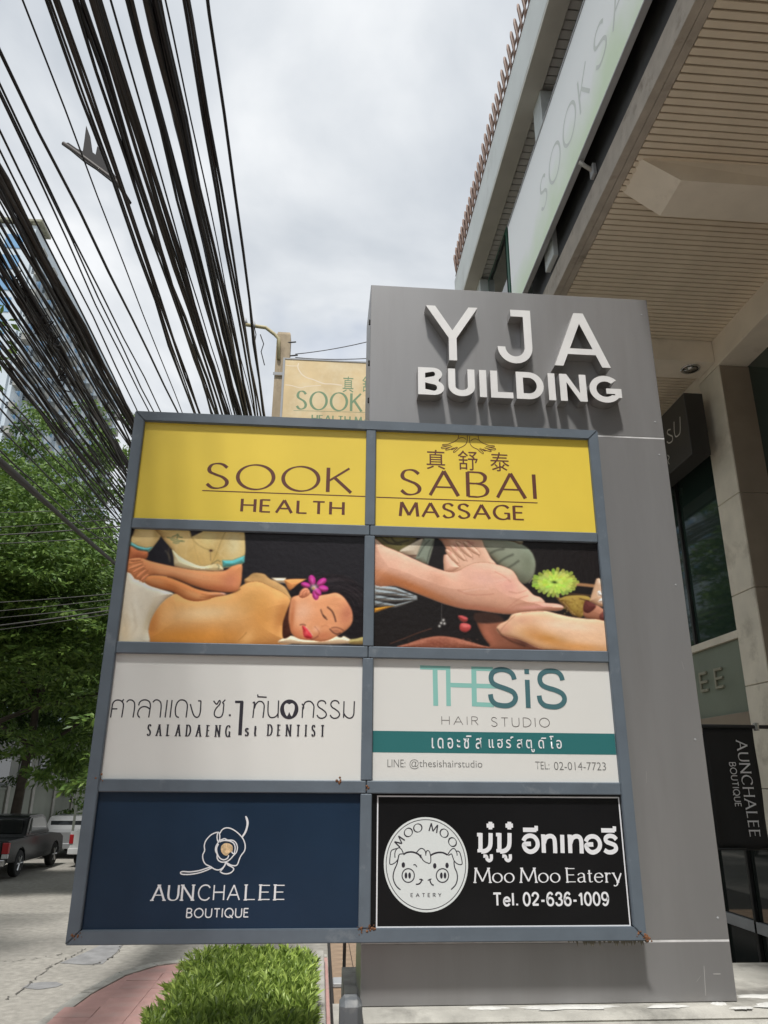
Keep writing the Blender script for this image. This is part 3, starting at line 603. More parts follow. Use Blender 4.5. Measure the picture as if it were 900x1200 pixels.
def letter(ch, w, h, t):
    if ch == 'Y': s_ = t*1.2; return [[(0,h),(s_,h),(w/2,h*.55),(w-s_,h),(w,h),(w/2+t/2,h*.41),(w/2+t/2,0),(w/2-t/2,0),(w/2-t/2,h*.41)]]
    if ch == 'J':
        r_ = .41*w; c_ = w-r_-0; 
        return [[(w*.42,h),(w,h)]+arc(w/2, .30*h, w/2, .30*h, 0, -180, 18)+[(t,.30*h)]+arc(w/2, .30*h, w/2-t, .30*h-t, -180, 0, 18)+[(w-t,h-t),(w*.42,h-t)]]
    if ch == 'A':
        hi = .80*h; t1 = t*1.12; y1 = .22*h; y2 = y1+t*.85
        xl = lambda y: t1+(w/2-t1)*y/hi
        return [[(0,0),(w*.5-t*.62,h),(w*.5+t*.62,h),(w,0),(w-t1,0),(w-xl(y1),y1),(xl(y1),y1),(t1,0)], [(xl(y2),y2),(w-xl(y2),y2),(w/2,hi)]]
    if ch == 'I': return [[(0,0),(t,0),(t,h),(0,h)]]
    if ch == 'L': return [[(0,0),(w,0),(w,t*.92),(t,t*.92),(t,h),(0,h)]]
    if ch == 'U': return [[(0,h)]+[(0,.36*h)]+arc(w/2,.36*h,w/2,.36*h,180,360,18)+[(w,h),(w-t,h),(w-t,.36*h)]+arc(w/2,.36*h,w/2-t,.36*h-t*.95,360,180,18)+[(t,h)]]
    if ch == 'D':
        r_ = h/2; return [[(0,0),(w*.45,0)]+arc(w*.45,r_,w*.55,r_,-90,90,20)+[(0,h)], [(t,t*.9),(t,h-t*.9)]+arc(w*.45,r_,w*.55-t,r_-t*.9,90,-90,20)]
    if ch == 'N': return [[(0,0),(t,0),(t,h*.70),(w-t*1.05,0),(w,0),(w,h),(w-t,h),(w-t,h*.30),(t*1.05,h),(0,h)]]
    if ch == 'B':
        m_ = .53*h; r1 = (h-m_)/2; r2 = m_/2; q = t*.88
        return [[(0,0),(w*.58,0)]+arc(w*.60,r2,w*.40,r2,-90,62,14)+arc(w*.57,m_+r1,w*.36,r1,-50,90,14)+[(0,h)],
                [(t,q),(t,m_-q*.42)]+arc(w*.60,r2,w*.40-t,r2-q*.72,90,-90,12), [(t,m_+q*.42),(t,h-q)]+arc(w*.57,m_+r1,w*.36-t,r1-q*.72,90,-90,12)]
    if ch == 'G':
        c_ = (w/2, h/2)
        o_ = arc(c_[0],c_[1],w/2,h/2,44,322,30); i_ = arc(c_[0],c_[1],w/2-t,h/2-t*.92,312,48,28)
        return [o_+[(w,h*.20),(w,h*.53),(w*.52,h*.53),(w*.52,h*.53-t*.85),(w-t*.98,h*.53-t*.85),(w-t*.98,h*.28)]+i_]
def raised(ch, x0, x1, z0, z1, t, yf, yb):
    cu = bpy.data.curves.new('c', 'CURVE'); cu.dimensions = '2D'; cu.fill_mode = 'BOTH'; cu.extrude = (yb-yf)/2; cu.bevel_depth = .0
    for ring in letter(ch, x1-x0, z1-z0, t):
        sp = cu.splines.new('POLY'); sp.points.add(len(ring)-1); sp.use_cyclic_u = True
        for p, q in zip(sp.points, ring): p.co = (q[0], q[1], 0, 1)
    tmp = bpy.data.objects.new('tmp', cu); C.objects.link(tmp); dg = bpy.context.evaluated_depsgraph_get(); dg.update()
    me = bpy.data.meshes.new_from_object(tmp.evaluated_get(dg)); bpy.data.objects.remove(tmp); bpy.data.curves.remove(cu)
    me.materials.clear(); me.materials.append(M['letter_face']); me.materials.append(M['letter_side'])
    for f in me.polygons: f.material_index = 0 if abs(f.normal.z) > .9 else 1; f.use_smooth = False
    me.transform(Matrix(((1,0,0,x0), (0,0,-1,(yf+yb)/2), (0,1,0,z0), (0,0,0,1)))); me.name = 'raised_letter'; me.update()
    return link('raised_letter', me, py_)
YF = 5.385
def bx(px0_, px1_, zt_, zb_): return (atY(px0_, (zt_+zb_)/2, YF)[0], atY(px1_, (zt_+zb_)/2, YF)[0])
zt = atY(600, 363, YF)[2]; zb = atY(600, 425.5, YF)[2]
for ch, a, b in (('Y', 499.5, 561), ('J', 582.5, 623), ('A', 647.5, 712)):
    x0, x1 = bx(a, b, 363, 426); raised(ch, x0, x1, zb, zt, .066, YF, 5.497)
zt = atY(605, 435.5, YF)[2]; zb = atY(605, 467, YF)[2]
for ch, a, b in (('B',490,520.5),('U',525.5,556.5),('I',562,569.5),('L',575,601),('D',605,637),('I',642.5,649.5),('N',656,687),('G',690.5,727.5)):
    x0, x1 = bx(a, b, 435, 467); raised(ch, x0, x1, zb, zt, .058, YF, 5.497)

# plinth under the pylon
pl = thing('pylon_plinth', (1.5, 5.6, 0), 'rough cast concrete ledge under the grey pylon with white mortar smears', 'ledge')
prof = [(5.40, 1.10), (5.30, 1.225), (5.32, 1.245), (5.42, 1.262), (6.6, 1.262), (6.6, 0), (5.36, 0), (5.36, 1.10)]
MB().prism([(p[0], p[1]) for p in prof], 'x', .215, 5.6).obj('ledge_body', M['concrete'], pl)
MB().cbox(.215, 5.6, 5.24, 5.35, 0.9, 1.215, .02).obj('ledge_lip', M['concrete'], pl)
def smear(cx, cy, rx, ry, sd, z=1.262):
    P_ = blobpoly(cx, cy, rx, ry, 0, 26, .3, sd); P2 = [(cx+(x-cx)*.75, cy+(y-cy)*.75) for x, y in P_]; m_ = MB(); n = len(P_)
    m_.add([(x, y, z) for x, y in P_]+[(x, y, z+.007) for x, y in P2], [(i, (i+1) % n, (i+1) % n+n, i+n) for i in range(n)]+[tuple(range(n, 2*n))]); m_.obj('mortar_smear', M['white_debris'], pl, smooth=True)
smear(1.62, 5.43, .30, .045, 1); smear(2.25, 5.42, .12, .035, 2); smear(2.62, 5.46, .05, .03, 3); smear(2.98, 5.42, .16, .05, 4); smear(3.0, 5.62, .18, .04, 5); smear(1.1, 5.44, .12, .03, 6); smear(2.72, 5.36, .08, .02, 7)
bc = MB(); bc.cbox(.165, .30, 5.22, 5.42, .5, 1.36, .03).obj('dark_end_cap', mat('dark_grey_cap', (.10, .11, .12), .6, var=.2, dirt=(.25,.25,.24), dscale=6), pl)

# ================================================================== DIRECTORY SIGN
ds = thing('directory_sign', (.32, 5.45, 1.63), 'blue grey steel framed directory board with eight tenant panels in two columns', 'directory sign')
kf = 5.36/5.40; fz = lambda z: 2.6+(z-2.6)*kf
FX0, FX1, FZ0, FZ1 = -1.527*kf, 2.157*kf, fz(1.636), fz(5.302); T_ = .080; yf0, yf1 = 5.36, 5.425
ZR = [(fz(4.424), FZ1-T_), (fz(3.510), fz(4.344)), (fz(2.604), fz(3.428)), (FZ0+T_, fz(2.522))]
mx0, mx1 = .276*kf, .353*kf
def mitre(name, poly): o = MB().prism(poly, 'y', yf0, yf1).obj(name, M['frame'], ds); bm = bmesh.new(); bm.from_mesh(o.data); bmesh.ops.recalc_face_normals(bm, faces=bm.faces[:]); bmesh.ops.bevel(bm, geom=bm.edges[:], offset=.005, segments=2, affect='EDGES'); bm.to_mesh(o.data); bm.free(); return o
g_ = .0012
mitre('frame_bar', [(FX0+g_, FZ1), (FX1-g_, FZ1), (FX1-T_-g_, FZ1-T_), (FX0+T_+g_, FZ1-T_)])
mitre('frame_bar', [(FX0+g_, FZ0), (FX0+T_+g_, FZ0+T_), (FX1-T_-g_, FZ0+T_), (FX1-g_, FZ0)])
mitre('frame_bar', [(FX0, FZ0+g_), (FX0, FZ1-g_), (FX0+T_, FZ1-T_-g_), (FX0+T_, FZ0+T_+g_)])
mitre('frame_bar', [(FX1, FZ0+g_), (FX1-T_, FZ0+T_+g_), (FX1-T_, FZ1-T_-g_), (FX1, FZ1-g_)])
def bar(x0, x1, z0, z1): MB().cbox(x0, x1, yf0+.001, yf1, z0, z1, .006).obj('frame_bar', M['frame'], ds)
rows = [FZ0+T_, ZR[3][1], ZR[2][0], ZR[2][1], ZR[1][0], ZR[1][1], ZR[0][0], FZ1-T_]
for i in (0, 2, 4, 6): bar(mx0, mx1, rows[i]+.001, rows[i+1]-.001)
for i in (1, 3, 5):
    bar(FX0+T_+.001, mx0+.036, rows[i], rows[i+1]); bar(mx0+.040, FX1-T_-.001, rows[i], rows[i+1])
for x in (.7, 1.9): 
    for z in (2.0, 4.9): MB().box(x, x+.1, yf1+.001, 5.499, z, z+.1).obj('stand_off', M['frame'], ds)
MB().box(FX0+.03, FX1-.03, yf1+.001, yf1+.012, FZ0+.03, FZ1-.03).obj('back_sheet', M['grey_metal'], ds)
# rust flakes and weld blobs at the joints
for (x, z, n) in ((FX0+.06, FZ0+.05, 9), (mx0+.005, FZ0+T_-.01, 8), (mx1-.0, FZ0+T_+.005, 16), (FX1-.01, FZ0+.02, 18), (mx0-.14, fz(2.604), 8), (FX0+T_+.01, fz(2.60), 4), (FX1-.05, FZ0+.05, 5), (mx0+.04, 2.56, 3)):
    m_ = MB()
    for i in range(n):
        a, b = x+rnd.gauss(0, .014), z+rnd.gauss(0, .012); r_ = rnd.uniform(.003, .010)
        m_.lathe([(r_, 0), (r_*.7, -.003), (.0005, -.005)], (a, yf0+.0008, b), axis='y', n=7)
    m_.obj('rust_spot', M['rust'], ds)
m_ = MB()
for i in range(46):
    x = FX1-rnd.random()**1.3*.55; l_ = rnd.uniform(.006, .035); m_.add([(x, 5.37, FZ0+.001), (x+rnd.uniform(.01, .03), 5.37, FZ0+.001), (x+.012, 5.373, FZ0-l_)], [(0, 1, 2)])
m_.obj('paint_drip', mat('old_paint_drip', (.12, .11, .08), .8), ds)

PY = 5.392
LX0, LX1, RX0, RX1 = FX0+T_+.0005, mx0-.0005, mx1+.0005, FX1-T_-.0005
def panel(x0, x1, r, m, label): return MB().box(x0-.01, x1+.01, PY, yf1, ZR[r][0]-.01, ZR[r][1]+.01).obj('sign_panel', m, ds, label=label)
def to(a, b, k_): return (a, PY-.0006-k_, b)
def q(px_, py_): p = atY(px_, py_, PY-.001); return (p[0], p[2])
def reg(ox, oy, s_): return lambda pts: [q(ox+x/s_, oy+y/s_) for x, y in pts]
PXM = (q(500, 800)[0]-q(400, 800)[0])/100      # metres per picture pixel on this plane, roughly
def tline(P_, text, ll, ur, wf, **k):
    a = q(*ll); b = q(*ur); skel(P_, text, a[0], b[0], a[1], b[1], wf, **k)

# 1: SOOK HEALTH
pn = panel(LX0, LX1, 0, M['yellow'], 'yellow panel reading SOOK HEALTH in brown'); P_ = Print(to)
tline(P_, 'SOOK', (241.5, 571.5), (412, 549), lambda H: nib(.145*H, .055*H, 12), gap=.27)
P_.stroke([q(237, 574.8), q(429.5, 581.8)], mono(.008))
tline(P_, 'HEALTH', (283, 599.3), (402.5, 588.5), lambda H: nib(.22*H, .11*H, 8), gap=.34)
P_.obj('lettering', M['brown_ink'], pn)
# 2: SABAI MASSAGE
pn = panel(RX0, RX1, 0, M['yellow'], 'yellow panel reading SABAI MASSAGE in brown with Chinese characters'); P_ = Print(to)
tline(P_, 'SABAI', (470, 579), (626, 556), lambda H: nib(.15*H, .055*H, 12), gap=.30)
P_.stroke([q(441, 582.6), q(630, 589.3)], mono(.008))
tline(P_, 'MASSAGE', (469, 604.6), (613, 593.2), lambda H: nib(.21*H, .09*H, 12), gap=.26)
rg = reg(470, 500, 5.294)
for mir in (0, 1):
    f_ = lambda pts: rg([((836-x if mir else x), y+(8 if mir else 0)) for x, y in pts])
    for pts in ([(410,50),(411,75),(408,95),(398,112),(380,124),(362,132),(345,148),(328,160),(326,152),(340,138),(352,128)],
                [(358,45),(356,62),(350,78),(332,92),(312,100),(290,108),(262,110),(258,116),(285,118),(310,114)],
                [(300,116),(270,124),(250,128),(256,136),(290,130),(318,122)], [(300,130),(280,138),(278,145),(305,140),(330,130)], [(356,76),(372,68),(390,70),(404,80)], [(310,142),(322,140),(345,126)]):
        P_.stroke(f_(pts), mono(.0050), smooth=True)
P_.obj('lettering', M['brown_ink'], pn)
for ch, a, b in (('\u771f', (500, 549.5), (521.4, 527.5)), ('\u8212', (537, 550.6), (559.5, 528.6)), ('\u6cf0', (575, 551.9), (596, 530.5))):
    A_, B_ = q(*a), q(*b); font_print(ch, A_[0], B_[0], A_[1], B_[1], to, 'chinese_character', M['brown_ink'], pn, off=0.0)
# 5: dentist
pn = panel(LX0, LX1, 2, M['white_panel'], 'white panel of the Saladaeng dentist with Thai lettering'); P_ = Print(to)
r5 = reg(120, 800, 6.0); r6 = reg(260, 800, 5.294); th = mono(.0088)
for pts in ([(57,245),(64,200),(72,150),(88,128),(110,122),(132,128),(146,145),(147,170),(135,245)], [(170,138),(185,123),(205,122),(222,135),(227,160),(222,205),(215,245)],
            [(255,160),(262,138),(280,124),(305,121),(328,132),(337,155),(334,190),(325,245)], [(331,185),(315,172),(290,168),(268,177),(253,198),(248,222),(253,236),(263,245)],
            [(355,138),(370,123),(390,122),(407,135),(413,160),(410,205),(405,245)], [(538,245),(520,236),(513,215),(514,180),(524,145),(542,125),(562,121),(582,128),(595,148),(597,175),(588,245)],
            [(618,150),(630,195),(642,228),(655,241),(668,243),(680,232),(688,205),(691,165),(693,128)], [(782,127),(795,145),(806,150),(822,126),(829,135),(822,155),(800,180),(788,205),(788,228),(800,241),(820,245),(838,235),(848,210),(852,170),(853,150),(843,138)]):
    P_.stroke(r5(pts), th, smooth=True)
for pts in ([(66,184),(105,184)], [(134,134),(151,117)], [(456,122),(441,245)], [(490,122),(475,245)], [(672,128),(694,128)], [(845,140),(864,120)]): P_.stroke(r5(pts), th)
P_.poly(r5([(889,222),(903,222),(903,236),(889,236)]))
for pts in ([(192,128),(200,120),(204,128),(203,145)], [(202,160),(210,135),(228,117),(248,118),(261,135),(262,160),(255,218)], [(288,113),(286,160),(288,195),(300,214),(320,216),(340,205),(350,185)],
            [(497,130),(508,150),(500,170)], [(504,150),(515,125),(535,115),(555,120),(570,142),(570,170),(566,218)],
            [(645,132),(638,117),(620,111),(602,117),(594,135),(602,152),(622,165),(642,182),(648,200),(636,216),(615,221),(598,213),(590,200)],
            [(727,132),(720,117),(702,111),(684,117),(676,135),(684,152),(704,165),(724,182),(730,200),(718,216),(697,221),(680,213),(672,200)], [(822,115),(820,160),(818,195),(808,215),(788,220),(768,208),(757,190)]):
    P_.stroke(r6(pts), th, smooth=True)
for pts in ([(203,122),(192,218)], [(222,73),(224,88)], [(220,87),(278,90)], [(352,110),(348,218)], [(502,150),(498,218)], [(758,115),(755,218)]): P_.stroke(r6(pts), th)
P_.stroke(r6([(82,119),(132,119)]), mono(.016)); P_.stroke(r6([(124,118),(112,326)]), mono(.024))
c_ = q(260+418/5.294, 800+165/5.294); P_.ellipse(c_[0], c_[1], .063, .066)
tline(P_, 'SALADAENG', (172.5, 862), (269.8, 850.3), lambda H: nib(.155*H, .06*H, 8), gap=1.35, serif=.11)
tline(P_, 'st', (287.4, 862), (301, 849), lambda H: nib(.17*H, .07*H, 8), gap=.8)
tline(P_, 'DENTIST', (313.8, 861.8), (380, 850.0), lambda H: nib(.155*H, .06*H, 8), gap=1.25, serif=.11)
P_.obj('lettering', M['black_ink'], pn)
P_ = Print(to); P_.k = 60
P_.poly(catmull(r6([(388,142),(402,128),(418,134),(436,128),(450,140),(451,165),(443,190),(434,208),(426,200),(418,183),(411,198),(403,208),(394,192),(387,168)]), 4, True)[:-1]); P_.obj('tooth_mark', M['white_panel'], pn)
# 6: hair studio
pn = panel(RX0, RX1, 2, M['white_panel'], 'white panel of the hair studio with a teal band'); P_ = Print(to)
rt = reg(480, 770, 4.5); w_ = lambda v: mono(v/4.5*PXM)
for pts, v in (([(55,54),(215,59)], 21), ([(134,62),(138,257)], 26), ([(203,60),(206,258)], 24), ([(216,147),(470,155)], 23), ([(338,50),(342,260)], 27), ([(350,61),(440,64)], 22), ([(350,249),(445,253)], 23)): P_.stroke(rt(pts), w_(v))
P_.obj('pale_lettering', M['mint_ink'], pn); P_ = Print(to); P_.k = 60
P_.stroke(rt([(552,118),(543,92),(524,75),(495,66),(463,68),(437,83),(429,110),(438,136),(465,152),(510,168),(545,185),(559,212),(550,238),(525,254),(492,256),(455,248),(433,226),(426,196)]), w_(26), smooth=True)
P_.stroke(rt([(806,122),(798,98),(780,80),(750,73),(718,76),(693,92),(686,118),(696,144),(722,160),(768,174),(803,192),(817,218),(808,244),(782,260),(748,262),(712,254),(690,232),(683,203)]), w_(26), smooth=True)
P_.stroke(rt([(620,120),(626,268)]), w_(26)); P_.stroke(rt([(617,64),(618,89)]), w_(26))
P_.obj('dark_lettering', M['slate_ink'], pn)
P_ = Print(to); tline(P_, 'HAIR', (517.8, 849.0), (560, 840.0), lambda H: mono(.075*H), gap=.42); tline(P_, 'STUDIO', (576, 851.2), (643.5, 841.6), lambda H: mono(.075*H), gap=.42)
P_.obj('lettering', M['dark_grey_ink'], pn)
a = q(436.8, 856.3)[1]; b = q(436.8, 881.6)[1]
P_ = Print(to); P_.k = 4; P_.poly([(RX0, b), (RX1, b), (RX1, a), (RX0, a)]); bd = P_.obj('teal_band', M['teal_ink'], pn)
to2 = lambda a, b, k_: (a, PY-.0026-k_, b)
A_, B_ = q(506, 877.0), q(564, 862.0); font_print('\u0e40\u0e14\u0e2d\u0e30\u0e0b\u0e34\u0e2a', A_[0], B_[0], A_[1], B_[1], to2, 'thai_lettering', M['white_ink'], pn, off=.008, spacing=1.45)
A_, B_ = q(573, 881.0), q(657.5, 862.5); font_print('\u0e41\u0e2e\u0e23\u0e4c\u0e2a\u0e15\u0e39\u0e14\u0e34\u0e42\u0e2d', A_[0], B_[0], A_[1], B_[1], to2, 'thai_lettering', M['white_ink'], pn, off=.008, spacing=1.45)
for tx, a, b in (('LINE:', (454, 899), (475, 890.2)), ('@thesishairstudio', (480, 901.2), (565, 890.6)), ('TEL:', (627.6, 901.5), (643.5, 892.6)), ('02-014-7723', (649.5, 902.3), (709.6, 893.4))):
    A_, B_ = q(*a), q(*b); font_print(tx, A_[0], B_[0], A_[1], B_[1], to, 'small_lettering', M['grey_ink'], pn, off=-.008)
# 7: boutique
pn = panel(LX0, LX1, 3, M['navy'], 'navy panel reading AUNCHALEE BOUTIQUE under a line drawn flower'); P_ = Print(to)
sf = lambda H: nib(.15*H, .06*H, 8)
for tx, a, b, se in (('AUN', 178, 227, .13), ('CHA', 232, 281.5, 0), ('LEE', 287.5, 334, .13)):
    A_, B_ = q(a, 1055.0), q(b, 1036.8); skel(P_, tx, A_[0], B_[0], q(200, 1055.0)[1], q(200, 1037.3)[1], sf if se else (lambda H: mono(.095*H)), gap=.27, serif=se)
tline(P_, 'BOUTIQUE', (218.5, 1075.2), (291.5, 1064.4), lambda H: mono(.145*H), gap=.30)
rf = reg(200, 940, 9.0); fw = mono(.0075)
for pts in ([(500,318),(465,325),(420,350),(375,400),(355,455),(358,510),(338,560),(345,615),(370,655),(420,680),(460,705),(500,715),(540,700),(570,665),(578,635)],
            [(520,330),(540,295),(570,275),(610,272),(660,290),(720,335),(765,390),(785,450),(780,510),(745,560),(725,600),(710,645),(690,668),(650,668),(610,650),(580,630)],
            [(500,318),(492,345),(490,380),(500,415),(515,400),(518,360),(512,325),(500,318)],
            [(510,405),(540,395),(570,385),(600,400),(650,402),(685,425),(703,470),(695,525),(660,565),(625,605),(585,628),(540,632),(505,615),(490,585),(490,550),(473,510),(478,465),(505,420)],
            [(515,420),(560,405),(620,410),(665,435),(680,480),(670,540),(650,535),(640,510)], [(505,440),(485,490),(495,550),(520,590),(560,608),(600,590),(612,560)],
            [(520,732),(550,700),(575,660),(582,640),(610,665),(655,690),(665,710),(640,740),(600,755),(555,752),(520,732)],
            [(755,370),(785,330),(805,280),(817,220),(808,175),(792,148)], [(755,362),(778,325),(797,280),(806,220),(798,175),(790,148)],
            [(430,680),(370,700),(300,722),(210,735),(130,732),(105,742),(120,760),(200,762),(290,748),(370,722),(440,690)]):
    P_.stroke(rf(pts), fw, smooth=True)
P_.obj('lettering', M['white_ink'], pn); P_ = Print(to); P_.k = 60
P_.poly(catmull(rf([(545,450),(575,432),(615,435),(648,458),(655,490),(648,520),(620,535),(600,560),(575,562),(545,540),(530,505),(532,470)]), 4, True)[:-1]); P_.obj('flower_heart', M['gold_ink'], pn)
# 8: eatery
pn = panel(RX0, RX1, 3, M['black_panel'], 'black panel of the Moo Moo Eatery with a round two pig emblem'); P_ = Print(to)
x0, z1 = q(442.7, 933); z0 = q(600, 1085.6)[1]; x1 = RX1-.012; lw = mono(.0085)
for pts in ([(x0, z1), (x1, z1)], [(x1, z1), (x1, z0)], [(x1, z0), (x0, z0)], [(x0, z0), (x0, z1)]): P_.stroke(pts, lw, ext=.004)
r8 = reg(550, 950, 4.737); b8 = mono(22/4.737*PXM)
for ox in (0, 105):
    s_ = lambda pts: r8([(x+ox, y) for x, y in pts])
    P_.stroke(s_([(62,124),(62,222)]), b8); P_.stroke(s_([(45,222),(75,222)]), mono(.020)); P_.stroke(s_([(118,124),(117,185),(108,210),(88,224),(66,226)]), b8, smooth=True); P_.stroke(s_([(43,133),(66,133)]), mono(.022)); 
    P_.stroke(s_([(96,83),(137,83)]), mono(.026)); P_.stroke(s_([(117,62),(117,104)]), mono(.026))
    P_.stroke(s_([(78,252),(95,254),(98,268),(110,277),(122,268),(122,242)]), mono(.021), smooth=True)
for ox in (0, 346):
    s_ = lambda pts: r8([(x+ox, y+ox*.010) for x, y in pts])
    P_.stroke(s_([(300,168),(312,148),(335,139),(360,146),(377,170),(378,198),(362,220),(338,228),(316,218),(304,198),(308,186),(342,184)]), b8, smooth=True)
for ox, y_ in ((0, 100), (434, 103)):
    P_.stroke(r8([(298+ox,y_+6),(372+ox,y_+7)]), mono(.027)); P_.stroke(r8([(371+ox,y_-16),(371+ox,y_+12)]), mono(.024))
for ox in (0, 147):
    s_ = lambda pts: r8([(x+ox, y+ox*.01) for x, y in pts])
    P_.stroke(s_([(410,132),(414,234)]), b8); P_.stroke(s_([(414,180),(424,152),(445,141),(465,147),(474,170),(477,236)]), b8, smooth=True); P_.stroke(s_([(398,141),(414,141)]), mono(.022))
P_.stroke(r8([(515,134),(518,235)]), b8)
P_.stroke(r8([(816,160),(800,144),(775,140),(757,152),(762,172),(785,182),(808,193),(814,214),(796,229),(770,230),(750,218)]), mono(.0275), smooth=True)
mo = lambda H: nib(.13*H, .05*H, 10)
for tx, a, b in (('Moo', 556.5, 601.5), ('Moo', 610.5, 655), ('Eatery', 665, 727)):
    A_, B_ = q(a, 1033.5), q(b, 1016.5); skel(P_, tx, A_[0], B_[0], q(600, 1034.0)[1], q(600, 1017.4)[1], mo, gap=.17 if tx == 'Moo' else .16, serif=.12)
for tx, a, b in (('Tel.', 578.5, 606), ('02-636-1009', 614, 712)):
    A_, B_ = q(a, 0), q(b, 0); A_ = q(a, 1060.5); B_ = q(b, 1047); skel(P_, tx, A_[0], B_[0], q(640, 1060.8)[1], q(640, 1046.4)[1], lambda H: mono(.18*H), gap=.24)
cc = q(440+445/7.5, 940+542/7.5); rx, rz = (q(440+815/7.5, 1012)[0]-q(440+75/7.5, 1012)[0])/2, (q(499, 940+124/7.5)[1]-q(499, 940+960/7.5)[1])/2
P_.obj('lettering', M['white_ink'], pn); P_ = Print(to); P_.k = 2; P_.ellipse(cc[0], cc[1], rx, rz, 72); em = P_.obj('round_emblem', M['logo_white'], pn)
P_ = Print(to); P_.k = 10
P_.stroke([(cc[0]+rx*.945*math.cos(2*math.pi*i/64), cc[1]+rz*.945*math.sin(2*math.pi*i/64)) for i in range(65)], mono(.0048))
rp = reg(440, 940, 7.5); ink = .0062
def st(pts, v=1.0, sm=True): P_.stroke(rp(pts), mono(ink*v), smooth=sm)
st([(245,462),(270,445),(310,438),(350,445),(385,465),(402,490)], 1.7); st([(400,460),(402,480),(420,512),(450,532),(480,536),(487,500),(478,445),(465,427),(450,430),(443,455)])
st([(362,442),(385,415),(408,407),(428,418),(440,440),(443,470)]); st([(480,470),(520,450),(560,442),(600,447),(635,465)], 1.7)
st([(245,455),(235,425),(215,403),(195,405),(178,425),(170,455),(172,490)]); st([(190,408),(160,415),(138,430),(130,470),(125,520),(128,545),(150,545),(180,525),(200,495),(210,460),(240,455)])
st([(635,462),(655,430),(680,408),(700,415),(715,445),(718,470)]); st([(712,430),(735,435),(750,470),(762,530),(755,548),(725,545),(695,520),(680,485),(668,455),(640,470)])
st([(205,465),(190,540),(165,600),(155,660),(170,715),(195,750),(220,770)], 1.2); st([(690,520),(695,570),(715,620),(720,670),(705,725),(665,768)], 1.2)
for ox in (0, 302):
    st([(288+54*math.cos(i*math.pi/8)+ox*.996, 645+60*math.sin(i*math.pi/8)) for i in range(17)], 1.1)
    for ex in (268, 300): c_ = rp([(ex+ox*1.03, 645)])[0]; P_.ellipse(c_[0], c_[1], .0090, .0185, 16)
for ex, ey in ((245,552),(521,560),(629,556)): c_ = rp([(ex, ey)])[0]; P_.ellipse(c_[0], c_[1], .0115, .0165, 16)
st([(333,552),(350,550),(364,570)]); st([(385,680),(405,678),(418,690)]); st([(355,722),(378,720),(398,705),(405,682)], 1.3); st([(460,688),(475,680),(492,675)]); st([(478,682),(485,708),(498,725),(512,730)], 1.3)
# curved MOO MOO, flat EATERY
rad = .70
ang = [143, 122, 104, 76, 56, 36]
for ch, an in zip('MOOMOO', ang):
    a = R(an); bx_, bz_ = cc[0]+rx*rad*math.cos(a), cc[1]+rz*rad*math.sin(a); t_ = (math.sin(a), -math.cos(a)); n_v = (math.cos(a), math.sin(a)); H = .050; wd = G[ch][0]*.92
    for sm, pts in G[ch][1]:
        P_.stroke([(bx_+t_[0]*(p[0]-G[ch][0]/2)*H*1.1+n_v[0]*p[1]*H, bz_+t_[1]*(p[0]-G[ch][0]/2)*H*1.1+n_v[1]*p[1]*H) for p in pts], nib(.0085, .0035, 10-(90-an)), smooth=sm > 0, closed=sm == 2)
A_, B_ = q(481.5, 1051.2), q(517, 1047); skel(P_, 'EATERY' if False else 'EATERY', A_[0], B_[0], q(499, 1051.0)[1], q(499, 1046.8)[1], lambda H: nib(.2*H, .1*H), gap=.8)
P_.obj('emblem_drawing', M['black_ink'], em)

